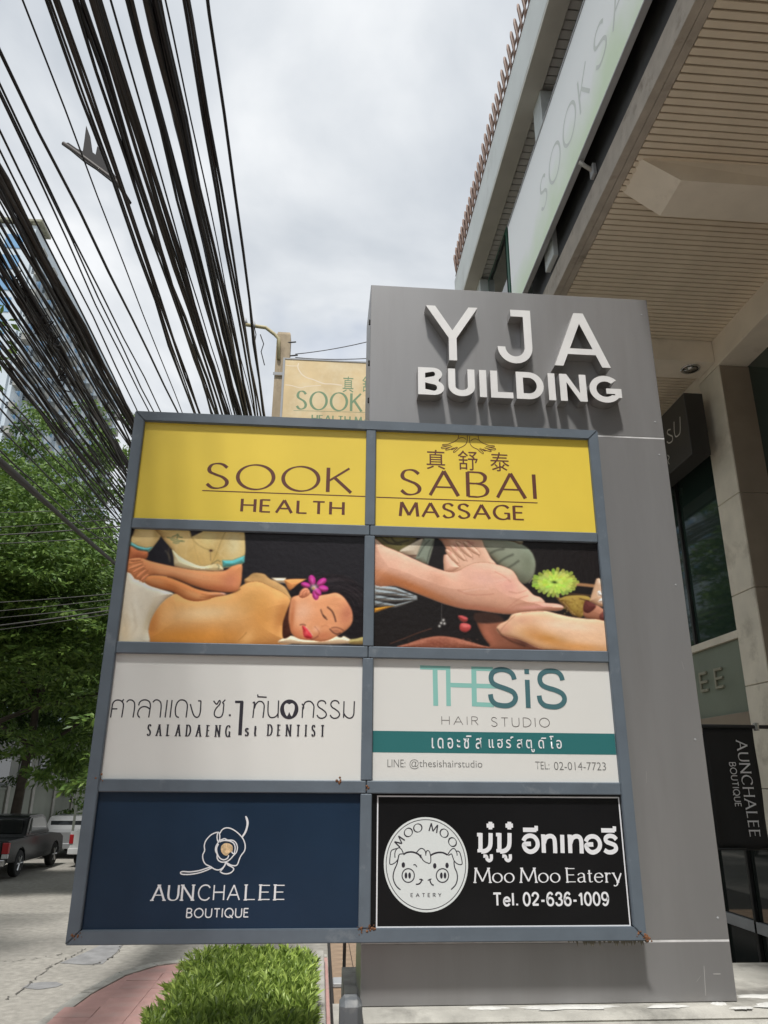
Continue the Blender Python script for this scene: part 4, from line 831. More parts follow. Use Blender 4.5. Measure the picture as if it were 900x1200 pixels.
# the two printed photographs: flat print carried by the vertex colours of a fine grid
class Canvas:
    def __init__(s, x0, x1, z0, z1, nx, nz, bg):
        s.nx, s.nz = nx, nz; s.a, s.b = np.meshgrid(np.linspace(x0, x1, nx+1), np.linspace(z0, z1, nz+1)); s.a = s.a.ravel(); s.b = s.b.ravel()
        P = np.stack([s.a, np.full_like(s.a, PY), s.b], 1)-CAM; d = P@fwd; s.X = 450+F*(P@right)/d; s.Y = 600-F*(P@up)/d
        s.c = np.tile(np.array(bg, float), (len(s.X), 1)); s.o = (0, 0, 1)
    def reg(s, ox, oy, k_): s.o = (ox, oy, k_)
    def xy(s): ox, oy, k_ = s.o; return (s.X-ox)*k_, (s.Y-oy)*k_
    def mask(s, pts, soft, smooth=True):
        P = np.array(catmull(pts, 5, True) if smooth else list(pts)+[pts[0]]); x, y = s.xy(); m = np.zeros(len(x))
        sel = np.where((x > P[:,0].min()-3*soft) & (x < P[:,0].max()+3*soft) & (y > P[:,1].min()-3*soft) & (y < P[:,1].max()+3*soft))[0]
        if not len(sel): return m
        px, py = x[sel], y[sel]; ins = np.zeros(len(sel), bool); dist = np.full(len(sel), 1e9); nxv = np.zeros(len(sel)); nyv = np.zeros(len(sel))
        for i in range(len(P)-1):
            (xa, ya), (xb, yb) = P[i], P[i+1]
            if ya != yb: c_ = ((ya > py) != (yb > py)) & (px < (xb-xa)*(py-ya)/(yb-ya)+xa); ins ^= c_
            l2 = (xb-xa)**2+(yb-ya)**2+1e-9; t = np.clip(((px-xa)*(xb-xa)+(py-ya)*(yb-ya))/l2, 0, 1)
            ex, ey = px-xa-t*(xb-xa), py-ya-t*(yb-ya); dd = np.hypot(ex, ey); cl = dd < dist; dist = np.where(cl, dd, dist); nxv = np.where(cl, -ex/(dd+1e-6), nxv); nyv = np.where(cl, -ey/(dd+1e-6), nyv)
        sd = np.where(ins, dist, -dist); m[sel] = np.clip(.5+sd/(2*soft), 0, 1); s.last = (sel, np.maximum(sd, 0), nxv, nyv); return m
    def put(s, m, col): col = np.array(col, float); s.c = s.c*(1-m[:,None])+col*m[:,None]
    def poly(s, pts, col, soft=5, smooth=True, sh=(), rnd_=26):
        m = s.mask(pts, soft, smooth); s.put(m, col)
        mx = max(col)
        if rnd_ and mx > 60:                                   # printed modelling of rounded forms: the photographer's light came from above
            sel, sd, nx_, ny_ = s.last; k_ = (-.34*ny_+.10*nx_)*np.exp(-(sd/rnd_)**1.2)-.16*np.exp(-sd/(rnd_*.35)); k_ = k_*m[sel]
            s.c[sel] = s.c[sel]*(1+k_[:,None]*np.array([.8, 1.0, 1.15]))
        for (cx, cy, rx, ry, ang, c_, al) in sh: s.blob(cx, cy, rx, ry, ang, c_, al, m)
        return m
    def blob(s, cx, cy, rx, ry, ang, col, al, m=None):
        x, y = s.xy(); a = R(ang); u = ((x-cx)*math.cos(a)+(y-cy)*math.sin(a))/rx; v = (-(x-cx)*math.sin(a)+(y-cy)*math.cos(a))/ry
        w_ = np.exp(-(u*u+v*v))*al; s.put(w_ if m is None else w_*m, col)
    def line(s, pts, wd, col, al=1.0, soft=4.5):
        al *= .8
        P = np.array(catmull(pts, 6)); x, y = s.xy(); dist = np.full(len(x), 1e9)
        for i in range(len(P)-1):
            (xa, ya), (xb, yb) = P[i], P[i+1]; l2 = (xb-xa)**2+(yb-ya)**2+1e-9; t = np.clip(((x-xa)*(xb-xa)+(y-ya)*(yb-ya))/l2, 0, 1)
            dist = np.minimum(dist, np.hypot(x-xa-t*(xb-xa), y-ya-t*(yb-ya)))
        s.put(np.clip(.5+(wd/2-dist)/(2*soft), 0, 1)*al, col)
    def build(s, name, m, parent, gain):
        nx, nz = s.nx, s.nz; me = bpy.data.meshes.new(name)
        co = np.stack([s.a, np.full_like(s.a, PY-.0006), s.b], 1).astype(np.float32)
        j, i = np.meshgrid(np.arange(nz), np.arange(nx), indexing='ij'); b = (j*(nx+1)+i).ravel(); fa = np.stack([b, b+1, b+nx+2, b+nx+1], 1).astype(np.int32)
        me.vertices.add(len(co)); me.vertices.foreach_set('co', co.ravel()); me.loops.add(fa.size); me.loops.foreach_set('vertex_index', fa.ravel())
        me.polygons.add(len(fa)); me.polygons.foreach_set('loop_start', np.arange(0, fa.size, 4, dtype=np.int32)); me.update(calc_edges=True)
        g = s.c.reshape(nz+1, nx+1, 3)
        for _ in range(2):
            p = np.pad(g, ((1,1),(1,1),(0,0)), 'edge'); g = (p[1:-1,1:-1]*2+p[:-2,1:-1]+p[2:,1:-1]+p[1:-1,:-2]+p[1:-1,2:])/6
        q_ = np.random.RandomState(3); tot = np.zeros((nz+1, nx+1))
        for st_, am_ in ((2, .005), (9, .008), (30, .016), (70, .02)):          # mottled print: grain at several sizes
            gz, gx = (nz+1)//st_+2, (nx+1)//st_+2; t_ = q_.normal(size=(gz, gx)); yi, xi = np.arange(nz+1)/st_, np.arange(nx+1)/st_
            y0_, x0_ = yi.astype(int), xi.astype(int); fy, fx = (yi-y0_)[:,None], (xi-x0_)[None,:]
            tot += am_*((t_[y0_][:,x0_]*(1-fx)+t_[y0_][:,x0_+1]*fx)*(1-fy)+(t_[y0_+1][:,x0_]*(1-fx)+t_[y0_+1][:,x0_+1]*fx)*fy)
        s.c = (g*(1+tot[:,:,None])).reshape(-1, 3)
        c = np.clip(s.c, 0, 255)/255; l_ = np.where(c <= .04045, c/12.92, ((c+.055)/1.055)**2.4)*gain
        col = me.color_attributes.new('ink', 'FLOAT_COLOR', 'POINT'); col.data.foreach_set('color', np.concatenate([np.clip(l_, 0, .9), np.ones((len(l_), 1))], 1).astype(np.float32).ravel())
        me.materials.append(m); return link(name, me, parent)
pm = mat('printed_photo', (.5, .5, .5), 0.3, spec=.3, bump=.2, bscale=26); _a = pm.node_tree.nodes.new('ShaderNodeAttribute'); _a.attribute_name = 'ink'
pm.node_tree.links.new(_a.outputs['Color'], pm.node_tree.nodes['Principled BSDF'].inputs['Base Color'])

# photograph 1: back massage
cv = Canvas(LX0, LX1, ZR[1][0], ZR[1][1], 480, 236, (33, 31, 35))
SK = (214, 158, 98)
cv.reg(280, 610, 5.625)
cv.poly([(215,378),(310,378),(312,412),(240,408)], (226,214,188), smooth=False); cv.poly([(312,388),(470,388),(440,420),(345,462),(310,420)], (214,146,86))
cv.poly([(36,400),(60,372),(100,346),(165,352),(200,380),(260,410),(305,440),(330,480),(345,520),(300,560),(100,470)], (184,142,92), sh=[(110,360,70,20,10,(150,118,74),.6)])
cv.reg(130, 610, 5.625)
back = [(238,810),(245,720),(262,650),(300,580),(350,525),(420,482),(540,510),(700,500),(800,478),(860,430),(910,408),(980,405),(1060,440),(1140,480),(1180,520),(1188,570),(1160,630),(1135,690),(1130,830)]
cv.poly(back, SK, rnd_=70, sh=[(620,610,210,55,-3,(233,200,152),.9),(500,770,420,60,0,(208,138,58),.85),(270,700,40,130,15,(190,120,60),.7),(950,520,120,90,-20,(186,140,78),.55),(1000,640,90,120,10,(206,140,66),.5),(900,770,60,40,-40,(230,180,120),.6),(1120,640,40,130,15,(176,112,58),.6)])
cv.line([(843,788),(870,765),(893,738)], 4, (150,96,44), .8)
cv.poly([(85,335),(160,372),(230,412),(320,450),(412,482),(360,520),(305,580),(265,650),(247,720),(240,820),(20,820)], (219,210,190), sh=[(100,740,50,120,0,(205,178,134),.5),(255,640,25,120,20,(180,160,120),.5),(150,600,30,160,8,(228,222,205),.6)])
# cloth
cv.poly([(176,40),(310,40),(330,95),(290,160),(245,207),(190,190),(128,168),(122,140),(146,90)], (214,186,126), sh=[(250,100,50,80,60,(226,202,146),.7),(300,80,20,50,0,(172,140,80),.6)])
cv.poly([(130,140),(180,168),(230,180),(278,174),(248,207),(200,200),(124,168)], (98,170,170), smooth=False)
cv.poly([(310,40),(700,40),(765,60),(868,60),(885,150),(882,235),(850,300),(735,312),(700,332),(560,330),(430,302),(412,250),(405,195),(345,120)], (216,186,122), sh=[(450,120,60,80,50,(228,204,146),.6),(640,110,60,70,0,(222,206,146),.8),(690,230,50,60,0,(190,160,96),.5),(810,160,60,90,0,(222,212,168),.8),(560,240,80,40,30,(196,160,92),.4)])
cv.poly([(402,190),(450,232),(520,272),(600,300),(690,285),(730,300),(728,332),(560,332),(428,304),(410,250)], (222,210,170), sh=[(690,300,40,30,0,(205,178,120),.6)])
cv.poly([(515,40),(618,40),(600,75),(530,108)], (58,56,66), smooth=False); cv.line([(515,60),(545,130),(600,175),(655,195)], 6, (156,128,72), .8); cv.line([(760,62),(725,140),(695,220),(660,290)], 6, (164,134,80), .8)
cv.line([(540,130),(580,270),(620,300)], 3, (176,146,90), .5); cv.line([(655,195),(658,265)], 4, (110,80,60), .7); cv.blob(660, 198, 12, 8, 0, (60,40,34), 1)
for p in ([(372,112),(410,120),(445,130),(482,138)], [(395,125),(430,138),(470,135)], [(412,145),(432,150),(448,146)], [(405,108),(425,100),(440,92),(452,108),(468,112)], [(440,92),(436,120)]): cv.line(p, 5, (58,92,66), .85)
for p in ([(668,285),(690,270),(705,262),(720,272)], [(700,290),(712,300),(708,320)]): cv.line(p, 6, (84,84,60), .7)
cv.poly([(733,262),(800,262),(882,230),(880,276),(820,302),(738,307)], (92,176,176), smooth=False)
cv.poly([(330,120),(400,190),(412,240),(416,298),(300,282),(232,250),(260,205)], (32,30,36), smooth=False, soft=5)
cv.poly([(120,170),(180,195),(243,208),(232,252),(170,262),(105,262)], (190,112,72), sh=[(180,230,40,25,0,(150,80,52),.6)])
cv.poly([(232,372),(270,360),(330,362),(385,372),(430,390),(500,420),(560,448),(640,468),(700,470),(752,482),(745,494),(700,500),(655,515),(600,530),(545,532),(490,518),(440,488),(400,466),(330,452),(260,432),(222,405)], (206,132,80), sh=[(560,492,80,20,20,(222,160,108),.8),(300,400,70,20,8,(214,146,96),.7),(400,440,60,24,30,(172,98,52),.5),(690,485,60,10,5,(232,176,140),.7)])
for p in ([(600,485),(660,492),(735,488)], [(590,505),(640,508),(700,500)], [(575,520),(620,524),(655,517)]): cv.line(p, 3, (150,84,46), .8)
cv.poly([(108,262),(150,250),(200,247),(270,270),(400,300),(560,328),(735,332),(800,300),(862,290),(864,350),(856,420),(830,462),(780,472),(700,466),(620,452),(520,420),(440,388),(380,368),(300,358),(262,362),(232,380),(215,410),(190,395),(160,385),(130,350),(102,330)], (213,142,94), sh=[(500,350,200,26,12,(226,164,118),.8),(790,400,60,60,0,(200,124,94),.7),(700,448,120,22,4,(168,92,58),.6),(330,330,60,30,20,(224,160,112),.6),(200,330,80,50,0,(204,126,84),.5)])
cv.line([(375,372),(440,392),(520,424),(600,452),(700,468),(800,476),(850,452)], 6, (84,42,22), .9)
for p in ([(118,262),(150,272),(195,262)], [(108,320),(150,300),(205,285)], [(155,382),(175,345),(225,315)], [(190,402),(205,365),(245,330)], [(118,290),(160,282),(210,270)]): cv.line(p, 5, (140,76,46), .85)
cv.line([(112,270),(150,262),(200,256)], 6, (230,164,124), .5); cv.line([(115,312),(150,296),(200,286)], 6, (226,158,116), .5)
cv.blob(740, 481, 22, 6, 10, (236,190,176), .8)
for (xa, ya, xb, yb, w_) in ((112,262,205,256,11), (108,322,215,284,12), (140,345,225,300,11), (168,380,232,325,12), (196,398,250,352,11)):
    L_ = math.hypot(xb-xa, yb-ya); u_ = ((xb-xa)/L_, (yb-ya)/L_); cv.poly([((xa+xb)/2+L_/2*math.cos(t)*u_[0]-w_*math.sin(t)*u_[1], (ya+yb)/2+L_/2*math.cos(t)*u_[1]+w_*math.sin(t)*u_[0]) for t in [2*math.pi*i/10 for i in range(10)]], (216,142,98), soft=4, rnd_=9)
for i in range(16):
    x0_ = rnd.uniform(340, 860); y0_ = rnd.uniform(60, 250); cv.line([(x0_, y0_), (x0_+rnd.uniform(-25, 25), y0_+30), (x0_+rnd.uniform(-45, 45), y0_+70)], 9, rnd.choice([(186,156,98), (232,214,168)]), .28, soft=7)
for i in range(12):
    x0_ = rnd.uniform(60, 220); y0_ = rnd.uniform(420, 700); cv.line([(x0_, y0_), (x0_+rnd.uniform(-10, 30), y0_+50), (x0_+rnd.uniform(-10, 30), y0_+110)], 12, rnd.choice([(190,174,146), (232,226,210)]), .3, soft=9)
cv.reg(280, 610, 5.625)
cv.poly([(285,810),(305,768),(350,760),(400,778),(470,788),(560,780),(650,758),(705,768),(728,810)], (225,203,172)); cv.poly([(738,782),(780,772),(822,768),(832,812),(730,812)], (168,150,96))
cv.poly([(335,480),(365,440),(400,412),(450,385),(520,362),(600,352),(690,362),(760,400),(818,470),(832,560),(832,740),(800,770),(740,780),(700,752),(640,760),(400,560)], (26,21,24), sh=[(600,400,120,40,10,(44,40,46),.6)])
for i in range(110):
    a = rnd.uniform(-.2, 1.75); r0_ = rnd.uniform(150, 290); pts = [(560+(r0_+q_*6)*.92*math.cos(-1.9+a+q_*.16)+40, 560+(r0_+q_*6)*.68*math.sin(-1.9+a+q_*.16)) for q_ in range(5)]
    cv.line(pts, 3, rnd.choice([(58,50,54), (40,33,36), (12,10,12), (76,66,66)]), .45, soft=3)
cv.poly([(355,500),(330,560),(300,640),(288,690),(290,770),(320,772),(350,742),(345,680),(335,620)], (66,34,24))
cv.poly([(350,508),(400,490),(450,474),(520,492),(580,486),(640,476),(685,500),(720,545),(746,600),(748,665),(718,712),(660,752),(600,785),(545,798),(480,790),(405,782),(355,752),(336,700),(328,640),(336,560)], (216,150,108),
    sh=[(425,610,75,80,0,(228,184,156),.75),(715,610,50,80,20,(166,92,74),.55),(600,560,70,60,0,(222,156,112),.6),(500,660,90,60,0,(210,142,100),.5),(380,745,70,40,20,(190,110,72),.6),(560,760,60,28,-10,(178,102,70),.6),(350,640,18,120,6,(176,102,62),.7)])
cv.poly([(395,500),(405,465),(430,445),(455,448),(470,475),(455,498),(420,512)], (216,142,108)); cv.line([(415,498),(425,470),(450,460),(440,490)], 4, (146,76,52), .8)
cv.line([(585,572),(612,596),(628,628),(638,664)], 9, (42,24,22), .95); cv.line([(540,588),(548,612),(562,638),(580,652)], 6, (34,20,20), .95); cv.line([(556,625),(572,640)], 8, (34,20,20), .8)
cv.line([(600,716),(622,738),(645,748),(668,742)], 7, (40,22,22), .95); cv.line([(612,708),(640,704),(672,714),(690,726)], 6, (70,36,30), .8); cv.blob(640, 728, 26, 12, 10, (130,76,64), .5)
cv.blob(510, 716, 22, 20, 40, (236,184,154), .7); cv.line([(500,700),(520,722),(530,745),(520,758)], 5, (150,82,60), .7); cv.line([(545,700),(570,690),(590,700)], 6, (180,112,80), .5)
cv.poly([(418,694),(440,704),(462,726),(482,758),(478,776),(450,778),(428,762),(422,725)], (196,50,62), sh=[(446,740,14,18,40,(226,96,100),.7)])
cv.line([(404,688),(422,684),(438,690)], 5, (60,24,22), .9); cv.line([(440,700),(462,724),(485,756)], 4, (240,220,205), .8); cv.line([(470,780),(495,778),(520,764)], 6, (96,40,34), .8)
fc = (495, 440)
for (ax, ay, r1, r2) in ((482,392,34,24), (545,405,36,22), (556,448,34,22), (505,490,34,22), (440,424,32,18), (520,470,30,20)):
    an = math.degrees(math.atan2(ay-fc[1], ax-fc[0])); u = (math.cos(R(an)), math.sin(R(an)))
    pts = [(ax+r1*math.cos(t)*u[0]-r2*math.sin(t)*u[1], ay+r1*math.cos(t)*u[1]+r2*math.sin(t)*u[0]) for t in [2*math.pi*i/10 for i in range(10)]]
    cv.poly(pts, (176,44,130), sh=[(ax, ay, r1*.7, r2*.4, an, (214,96,176), .8)])
cv.blob(495, 440, 22, 18, 0, (236,200,220), .95); cv.blob(492, 446, 9, 8, 0, (190,150,60), .9)
pn = panel(LX0, LX1, 1, M['black_panel'], 'printed photo of a back massage with a magenta orchid in dark hair'); cv.build('printed_photo', pm, pn, 1.15)

# photograph 2: foot massage
cv = Canvas(RX0, RX1, ZR[1][0], ZR[1][1], 480, 236, (30, 26, 26))
cv.reg(430, 620, 6.0)
cv.poly([(50,30),(340,45),(300,120),(240,170),(150,140),(50,90)], (104,98,58)); 
for p in ([(100,60),(160,100),(240,110)], [(170,60),(210,95),(290,80)], [(60,60),(110,50),(150,60)]): cv.line(p, 14, (46,42,26), .8)
cv.poly([(228,158),(300,110),(392,66),(390,130),(350,200),(300,190)], (186,172,152)); cv.line([(288,190),(345,186)], 9, (70,40,36), .9)
cv.poly([(400,60),(478,66),(462,140),(430,250),(385,240),(340,212),(368,140)], (128,136,122), smooth=False); cv.line([(440,80),(400,120),(360,190)], 8, (60,64,56), .8); cv.line([(470,90),(440,160),(420,240)], 7, (58,62,54), .8)
cv.reg(570, 620, 6.0)
cv.poly([(-90,60),(100,62),(180,82),(260,112),(318,162),(345,230),(342,290),(325,340),(285,378),(235,372),(200,320),(100,260),(20,180),(-60,110)], (132,138,120), soft=7, sh=[(60,110,120,40,10,(156,158,142),.7),(290,250,40,100,0,(112,118,98),.6),(250,350,50,40,0,(82,84,70),.6)])
for p in ([(80,240),(130,205),(185,180)], [(150,275),(190,250),(225,225)], [(30,170),(70,150),(120,140)]): cv.line(p, 16, (62,64,54), .7, soft=6)
cv.poly([(60,66),(245,76),(240,110),(180,88)], (158,152,130)); cv.line([(325,345),(300,380)], 5, (190,184,160), .8)
cv.reg(430, 620, 6.0)
cv.poly([(500,40),(770,50),(830,130),(870,200),(910,260),(800,300),(640,310),(552,300),(540,250),(538,205),(545,180),(575,178),(560,140),(530,90)], (222,176,150), sh=[(700,200,120,60,30,(232,190,166),.7),(560,100,30,60,-20,(190,132,104),.7)])
for p in ([(568,150),(590,190),(620,230),(655,262)], [(600,128),(635,160),(680,205),(705,225)], [(650,108),(690,140),(730,180),(745,212)], [(710,84),(745,120),(770,160),(790,195)], [(545,185),(575,178),(600,200),(640,262)]): cv.line(p, 5, (168,108,88), .85)
for (ex, ey, an) in ((578,165,50), (622,118,45), (655,100,45), (712,92,35), (740,98,20)): cv.blob(ex, ey, 16, 8, an, (196,132,118), .7)
cv.poly([(560,180),(590,200),(625,245),(650,270),(600,300),(552,298),(542,240),(545,200)], (226,178,154), sh=[(575,215,20,40,-20,(236,196,176),.7)])
for k_, yy in enumerate((400, 430, 470, 510)): cv.poly([(50,yy-10),(200,yy+8+k_*4),(352,470+k_*8),(352,492+k_*4),(200,yy+40),(50,yy+28)], (150-k_*6,156-k_*6,158-k_*6), smooth=False)
for p in ([(50,470),(150,455),(290,450)], [(50,500),(160,480),(330,465)], [(50,545),(150,510),(350,500)]): cv.line(p, 7, (44,42,42), .8)
cv.poly([(50,556),(120,546),(190,540),(130,560),(50,588)], (206,146,50), smooth=False)
cv.poly([(190,560),(352,498),(352,560),(120,640)], (30,26,26), smooth=False)
cv.line([(165,806),(260,770),(360,730),(452,700)], 5, (116,70,52), .9); cv.line([(526,528),(524,600),(526,645)], 3, (120,120,116), .8)
for ex, ey in ((545,664), (510,682), (538,640), (522,660)): cv.blob(ex, ey, 9, 9, 0, (214,214,210), .95)
cv.poly([(240,835),(300,800),(400,768),(500,752),(600,760),(700,785),(800,815),(850,840)], (150,92,72), sh=[(500,800,80,24,0,(120,64,50),.6)])
for i in range(260): x_ = rnd.uniform(290, 780); cv_y = rnd.uniform(765, 830); cv.blob(x_, cv_y, 6, 4, 0, rnd.choice([(186,128,108), (110,60,48)]), .35) if i < 90 else None
cv.poly([(640,612),(670,608),(708,625),(700,650),(665,648)], (180,78,78)); cv.poly([(655,668),(690,660),(728,676),(726,705),(692,724),(655,708)], (190,80,80), sh=[(690,680,20,10,0,(216,128,120),.7)])
cv.poly([(775,650),(840,640),(960,650),(1010,700),(1040,740),(1130,790),(1250,850),(900,850),(860,810),(810,740)], (138,86,66), soft=7, sh=[(850,740,40,90,-30,(176,108,84),.8),(1100,800,90,30,20,(60,36,30),.7)])
cv.poly([(760,590),(900,595),(960,650),(780,660)], (58,40,34), soft=8)
cv.reg(570, 620, 6.0)
cv.poly([(70,705),(88,672),(150,638),(180,600),(250,582),(400,574),(500,596),(600,618),(720,632),(880,648),(890,870),(500,850),(380,838),(250,782),(160,756),(100,740)], (222,182,148), sh=[(560,680,260,34,6,(236,204,178),.8),(420,770,160,40,14,(176,116,48),.75),(650,830,220,30,4,(196,134,72),.7),(130,700,60,40,-30,(206,146,122),.7),(260,640,80,30,0,(214,160,134),.6),(330,720,80,60,30,(200,142,92),.5)])
cv.line([(90,735),(110,700),(150,655),(200,610)], 4, (150,96,76), .6)
cv.line([(75,705),(110,748),(180,790),(270,822)], 10, (48,26,20), .7, soft=6)
cv.reg(430, 620, 6.0)
for cx__, cy__, an_, l_ in ((600,165,48,46), (640,140,46,52), (684,118,44,54), (735,108,38,52)):
    u_ = (math.cos(R(an_)), math.sin(R(an_))); cv.poly([(cx__+l_*1.5*math.cos(t)*u_[0]-20*math.sin(t)*u_[1], cy__+l_*1.5*math.cos(t)*u_[1]+20*math.sin(t)*u_[0]+28) for t in [2*math.pi*i/10 for i in range(10)]], (224,178,152), soft=6, rnd_=14)
    cv.blob(cx__-14, cy__+2, 13, 8, an_, (204,140,124), .6)
arm = [(40,80),(120,118),(200,150),(300,195),(420,250),(540,292),(600,302),(650,290),(700,262),(760,240),(830,235),(900,246),(960,262),(1020,290),(1050,325),(1075,370),(1130,420),(1172,462),(1220,480),(1250,508),(1258,518),(1340,526),(1382,545),(1372,566),(1330,575),(1240,574),(1150,578),(1080,586),(1000,598),(900,588),(780,570),(680,560),(560,530),(450,490),(320,440),(200,400),(40,376)]
cv.poly(arm, (216,166,142), rnd_=70, sh=[(260,250,240,44,24,(226,182,158),.8),(300,400,330,34,22,(172,104,60),.85),(120,370,100,30,12,(150,86,46),.6),(820,350,120,60,10,(226,178,164),.7),(800,560,220,22,6,(170,108,86),.7),(500,360,80,60,20,(204,148,122),.5),(1000,400,80,60,30,(218,160,150),.6),(1180,548,130,18,-4,(222,160,150),.7),(700,300,60,30,-20,(222,176,156),.6)])
for p in ([(1130,470),(1080,485),(1030,520),(980,560)], [(1220,515),(1120,520),(1050,535),(1000,575)], [(640,430),(720,460),(820,462),(890,455)], [(900,300),(960,330),(1010,370)], [(1000,440),(1060,450),(1120,430)], [(1240,578),(1150,582),(1090,592)]): cv.line(p, 5, (172,112,94), .65, soft=5)
cv.line([(860,372),(940,360),(1010,345)], 8, (232,190,176), .5, soft=6); cv.line([(680,440),(760,425),(850,420)], 9, (232,190,174), .5, soft=6)
cv.line([(1330,536),(1362,540),(1378,550)], 6, (236,186,176), .8)
cv.reg(570, 620, 6.0)
cv.poly([(455,438),(480,446),(560,520),(640,610),(612,612),(520,520)], (128,98,64), smooth=False)
cv.poly([(510,500),(560,470),(680,466),(735,490),(720,560),(690,600),(655,622),(610,590),(550,520)], (152,124,62), sh=[(620,540,50,40,0,(176,150,70),.6)])
for i in range(60): cv.blob(rnd.uniform(540,700), rnd.uniform(480,600), 7, 5, rnd.uniform(0,90), rnd.choice([(120,88,40),(188,160,88)]), .5)
cv.poly([(690,560),(760,530),(840,580),(846,640),(760,632),(690,618)], (170,116,92)); cv.poly([(700,500),(770,540),(720,590),(680,570)], (96,50,46)); cv.poly([(800,600),(850,570),(852,640),(800,636)], (110,60,54))
cv.line([(635,388),(700,394),(775,402)], 22, (188,138,96), 1); cv.line([(520,462),(620,456),(740,468)], 6, (120,84,54), .9); cv.line([(660,490),(760,520),(840,552)], 8, (60,34,28), .9)
cv.poly([(772,350),(790,344),(822,362),(838,550),(790,540),(725,505)], (202,166,136), smooth=False, sh=[(800,370,20,16,0,(232,212,196),.8)])
cv.poly([(780,440),(800,432),(808,448),(830,444),(830,470),(812,480),(800,470),(784,466)], (240,230,220)); cv.poly([(785,510),(812,484),(835,500),(836,520)], (236,222,210))
import itertools
for ring, (n_p, ra, rb, wp, cl) in enumerate(((26, 150, 92, 15, (176,208,86)), (22, 118, 70, 13, (192,222,104)), (18, 84, 48, 11, (180,212,84)), (12, 52, 28, 9, (196,226,104)))):
    for i in range(n_p):
        a = 2*math.pi*(i+.5*(ring % 2))/n_p+rnd.uniform(-.06, .06); k_ = rnd.uniform(.92, 1.05); ex, ey = 484+ra*k_*math.cos(a), 375+rb*k_*math.sin(a)
        c_ = tuple(v*rnd.uniform(.9, 1.08) for v in cl)
        cv.line([(484+ra*.25*math.cos(a), 375+rb*.25*math.sin(a)), ((484+ex)/2, (375+ey)/2), (ex, ey)], wp*1.7, c_, .95, soft=3)
        if ring < 3: cv.line([(484+ra*.5*math.cos(a+.12), 375+rb*.5*math.sin(a+.12)), (484+ra*.8*math.cos(a+.12), 375+rb*.8*math.sin(a+.12))], 3, (130,164,50), .5)
cv.blob(478, 374, 20, 10, 10, (44,60,20), 1)
pn = panel(RX0, RX1, 1, M['black_panel'], 'printed photo of a foot massage beside a lime green flower'); cv.build('printed_photo', pm, pn, 1.15)

# ================================================================== SECOND SIGN, POLE
ps = thing('projecting_sign', (.5, 15.85, 9.2), 'beige marble look projecting sign with green SOOK lettering half hidden behind the pylon', 'sign')
SY = 15.75; a_ = atY(332, 419, SY); b_ = atY(437, 424.5, SY); s0, s1, sz1 = a_[0], 2.4, (a_[2]+b_[2])/2
MB().cbox(s0+.03, s1-.03, SY, SY+.20, 9.23, sz1-.03).obj('print_panel', M['sign_cream'], ps)
for bb in ((s0, s0+.05, 9.2, sz1), (s1-.05, s1, 9.2, sz1), (s0+.051, s1-.051, sz1-.04, sz1), (s0+.051, s1-.051, 9.2, 9.24)): MB().cbox(bb[0], bb[1], SY-.012, SY+.22, bb[2], bb[3]).obj('frame_bar', M['grey_metal'], ps)
to_s = lambda a, b, k_: (a, SY-.0006-k_*1.5, b)
def qs(x, y): p = atY(x, y, SY-.001); return (p[0], p[2])
rs = lambda pts: [qs(320+x/7.5, 380+y/7.5) for x, y in pts]
P_ = Print(to_s)
P_.stroke(rs([(225,340),(218,375),(232,410),(260,445),(300,470),(350,485),(400,505),(450,522),(520,525),(605,536)]), mono(.026), smooth=True); P_.stroke(rs([(110,358),(160,366),(222,366)]), mono(.018), smooth=True)
P_.stroke(rs([(108,532),(160,538),(240,558),(300,545),(420,538)]), mono(.020), smooth=True); P_.obj('vein_lines', M['cream_line'], ps)
P_ = Print(to_s); P_.k = 20
A_, B_ = qs(347.5, 479), qs(424, 461.5); skel(P_, 'SOOK', A_[0], B_[0], A_[1], B_[1], lambda H: nib(.13*H, .055*H, 10), gap=.28)
P_.stroke([qs(344, 481), qs(434, 483.5)], mono(.008)); zt_ = qs(370, 486.3)[1]
xx = qs(366, 486)[0]; skel(P_, 'HEALTH MASSAGE', xx, xx+2.1, zt_-.17, zt_, lambda H: nib(.2*H, .09*H, 8), gap=.3)
P_.obj('lettering', M['green_ink'], ps)
for ch, xa in (('\u771f', 611), ('\u8212', 784), ('\u6cf0', 955)):
    A_, B_ = qs(320+xa/7.5, 459.5), qs(320+(xa+98)/7.5, 441.5); font_print(ch, A_[0], B_[0], A_[1], B_[1], to_s, 'chinese_character', M['green_ink'], ps, off=0)
up_ = thing('utility_pole', (-1.235, 16.2, 0), 'weathered square concrete utility pole with a yellow grey pipe arm behind the sign', 'pole')
pm_ = MB(); X_ = -1.235
pm_.add([(X_+sx*r_, 16.2+sy*r_, z) for z, r_ in ((-.2, .21), (12.86, .165), (12.93, .145)) for sx, sy in ((-1,-1),(1,-1),(1,1),(-1,1))],
        [(0,1,5,4),(1,2,6,5),(2,3,7,6),(3,0,4,7),(4,5,9,8),(5,6,10,9),(6,7,11,10),(7,4,8,11),(8,9,10,11)])
pm_.obj('pole_shaft', M['pole'], up_)
am = MB(); q16 = lambda x, y: tuple(atY(x, y, 16.0))
am.tube([q16(326.5, 421), q16(326.5, 397), q16(322, 392), q16(311.5, 384), q16(288, 380.5)], .045, 8); am.obj('pipe_arm', M['arm_paint'], up_, smooth=True)
for (x, y) in ((287, 378), (297, 382)): c_ = q16(x, y); MB().lathe([(.05, -.05), (.07, 0), (.05, .05), (.03, .12)], c_, n=10).obj('insulator', M['grey_metal'], up_, smooth=True)
for (x, y) in ((343, 400.5), (345, 416)): c_ = q16(x, y); MB().tube([(c_[0]-.12, c_[1]+.05, c_[2]), (c_[0]+.08, c_[1], c_[2])], .018, 6).obj('pole_bolt', M['cable_grey'], up_)
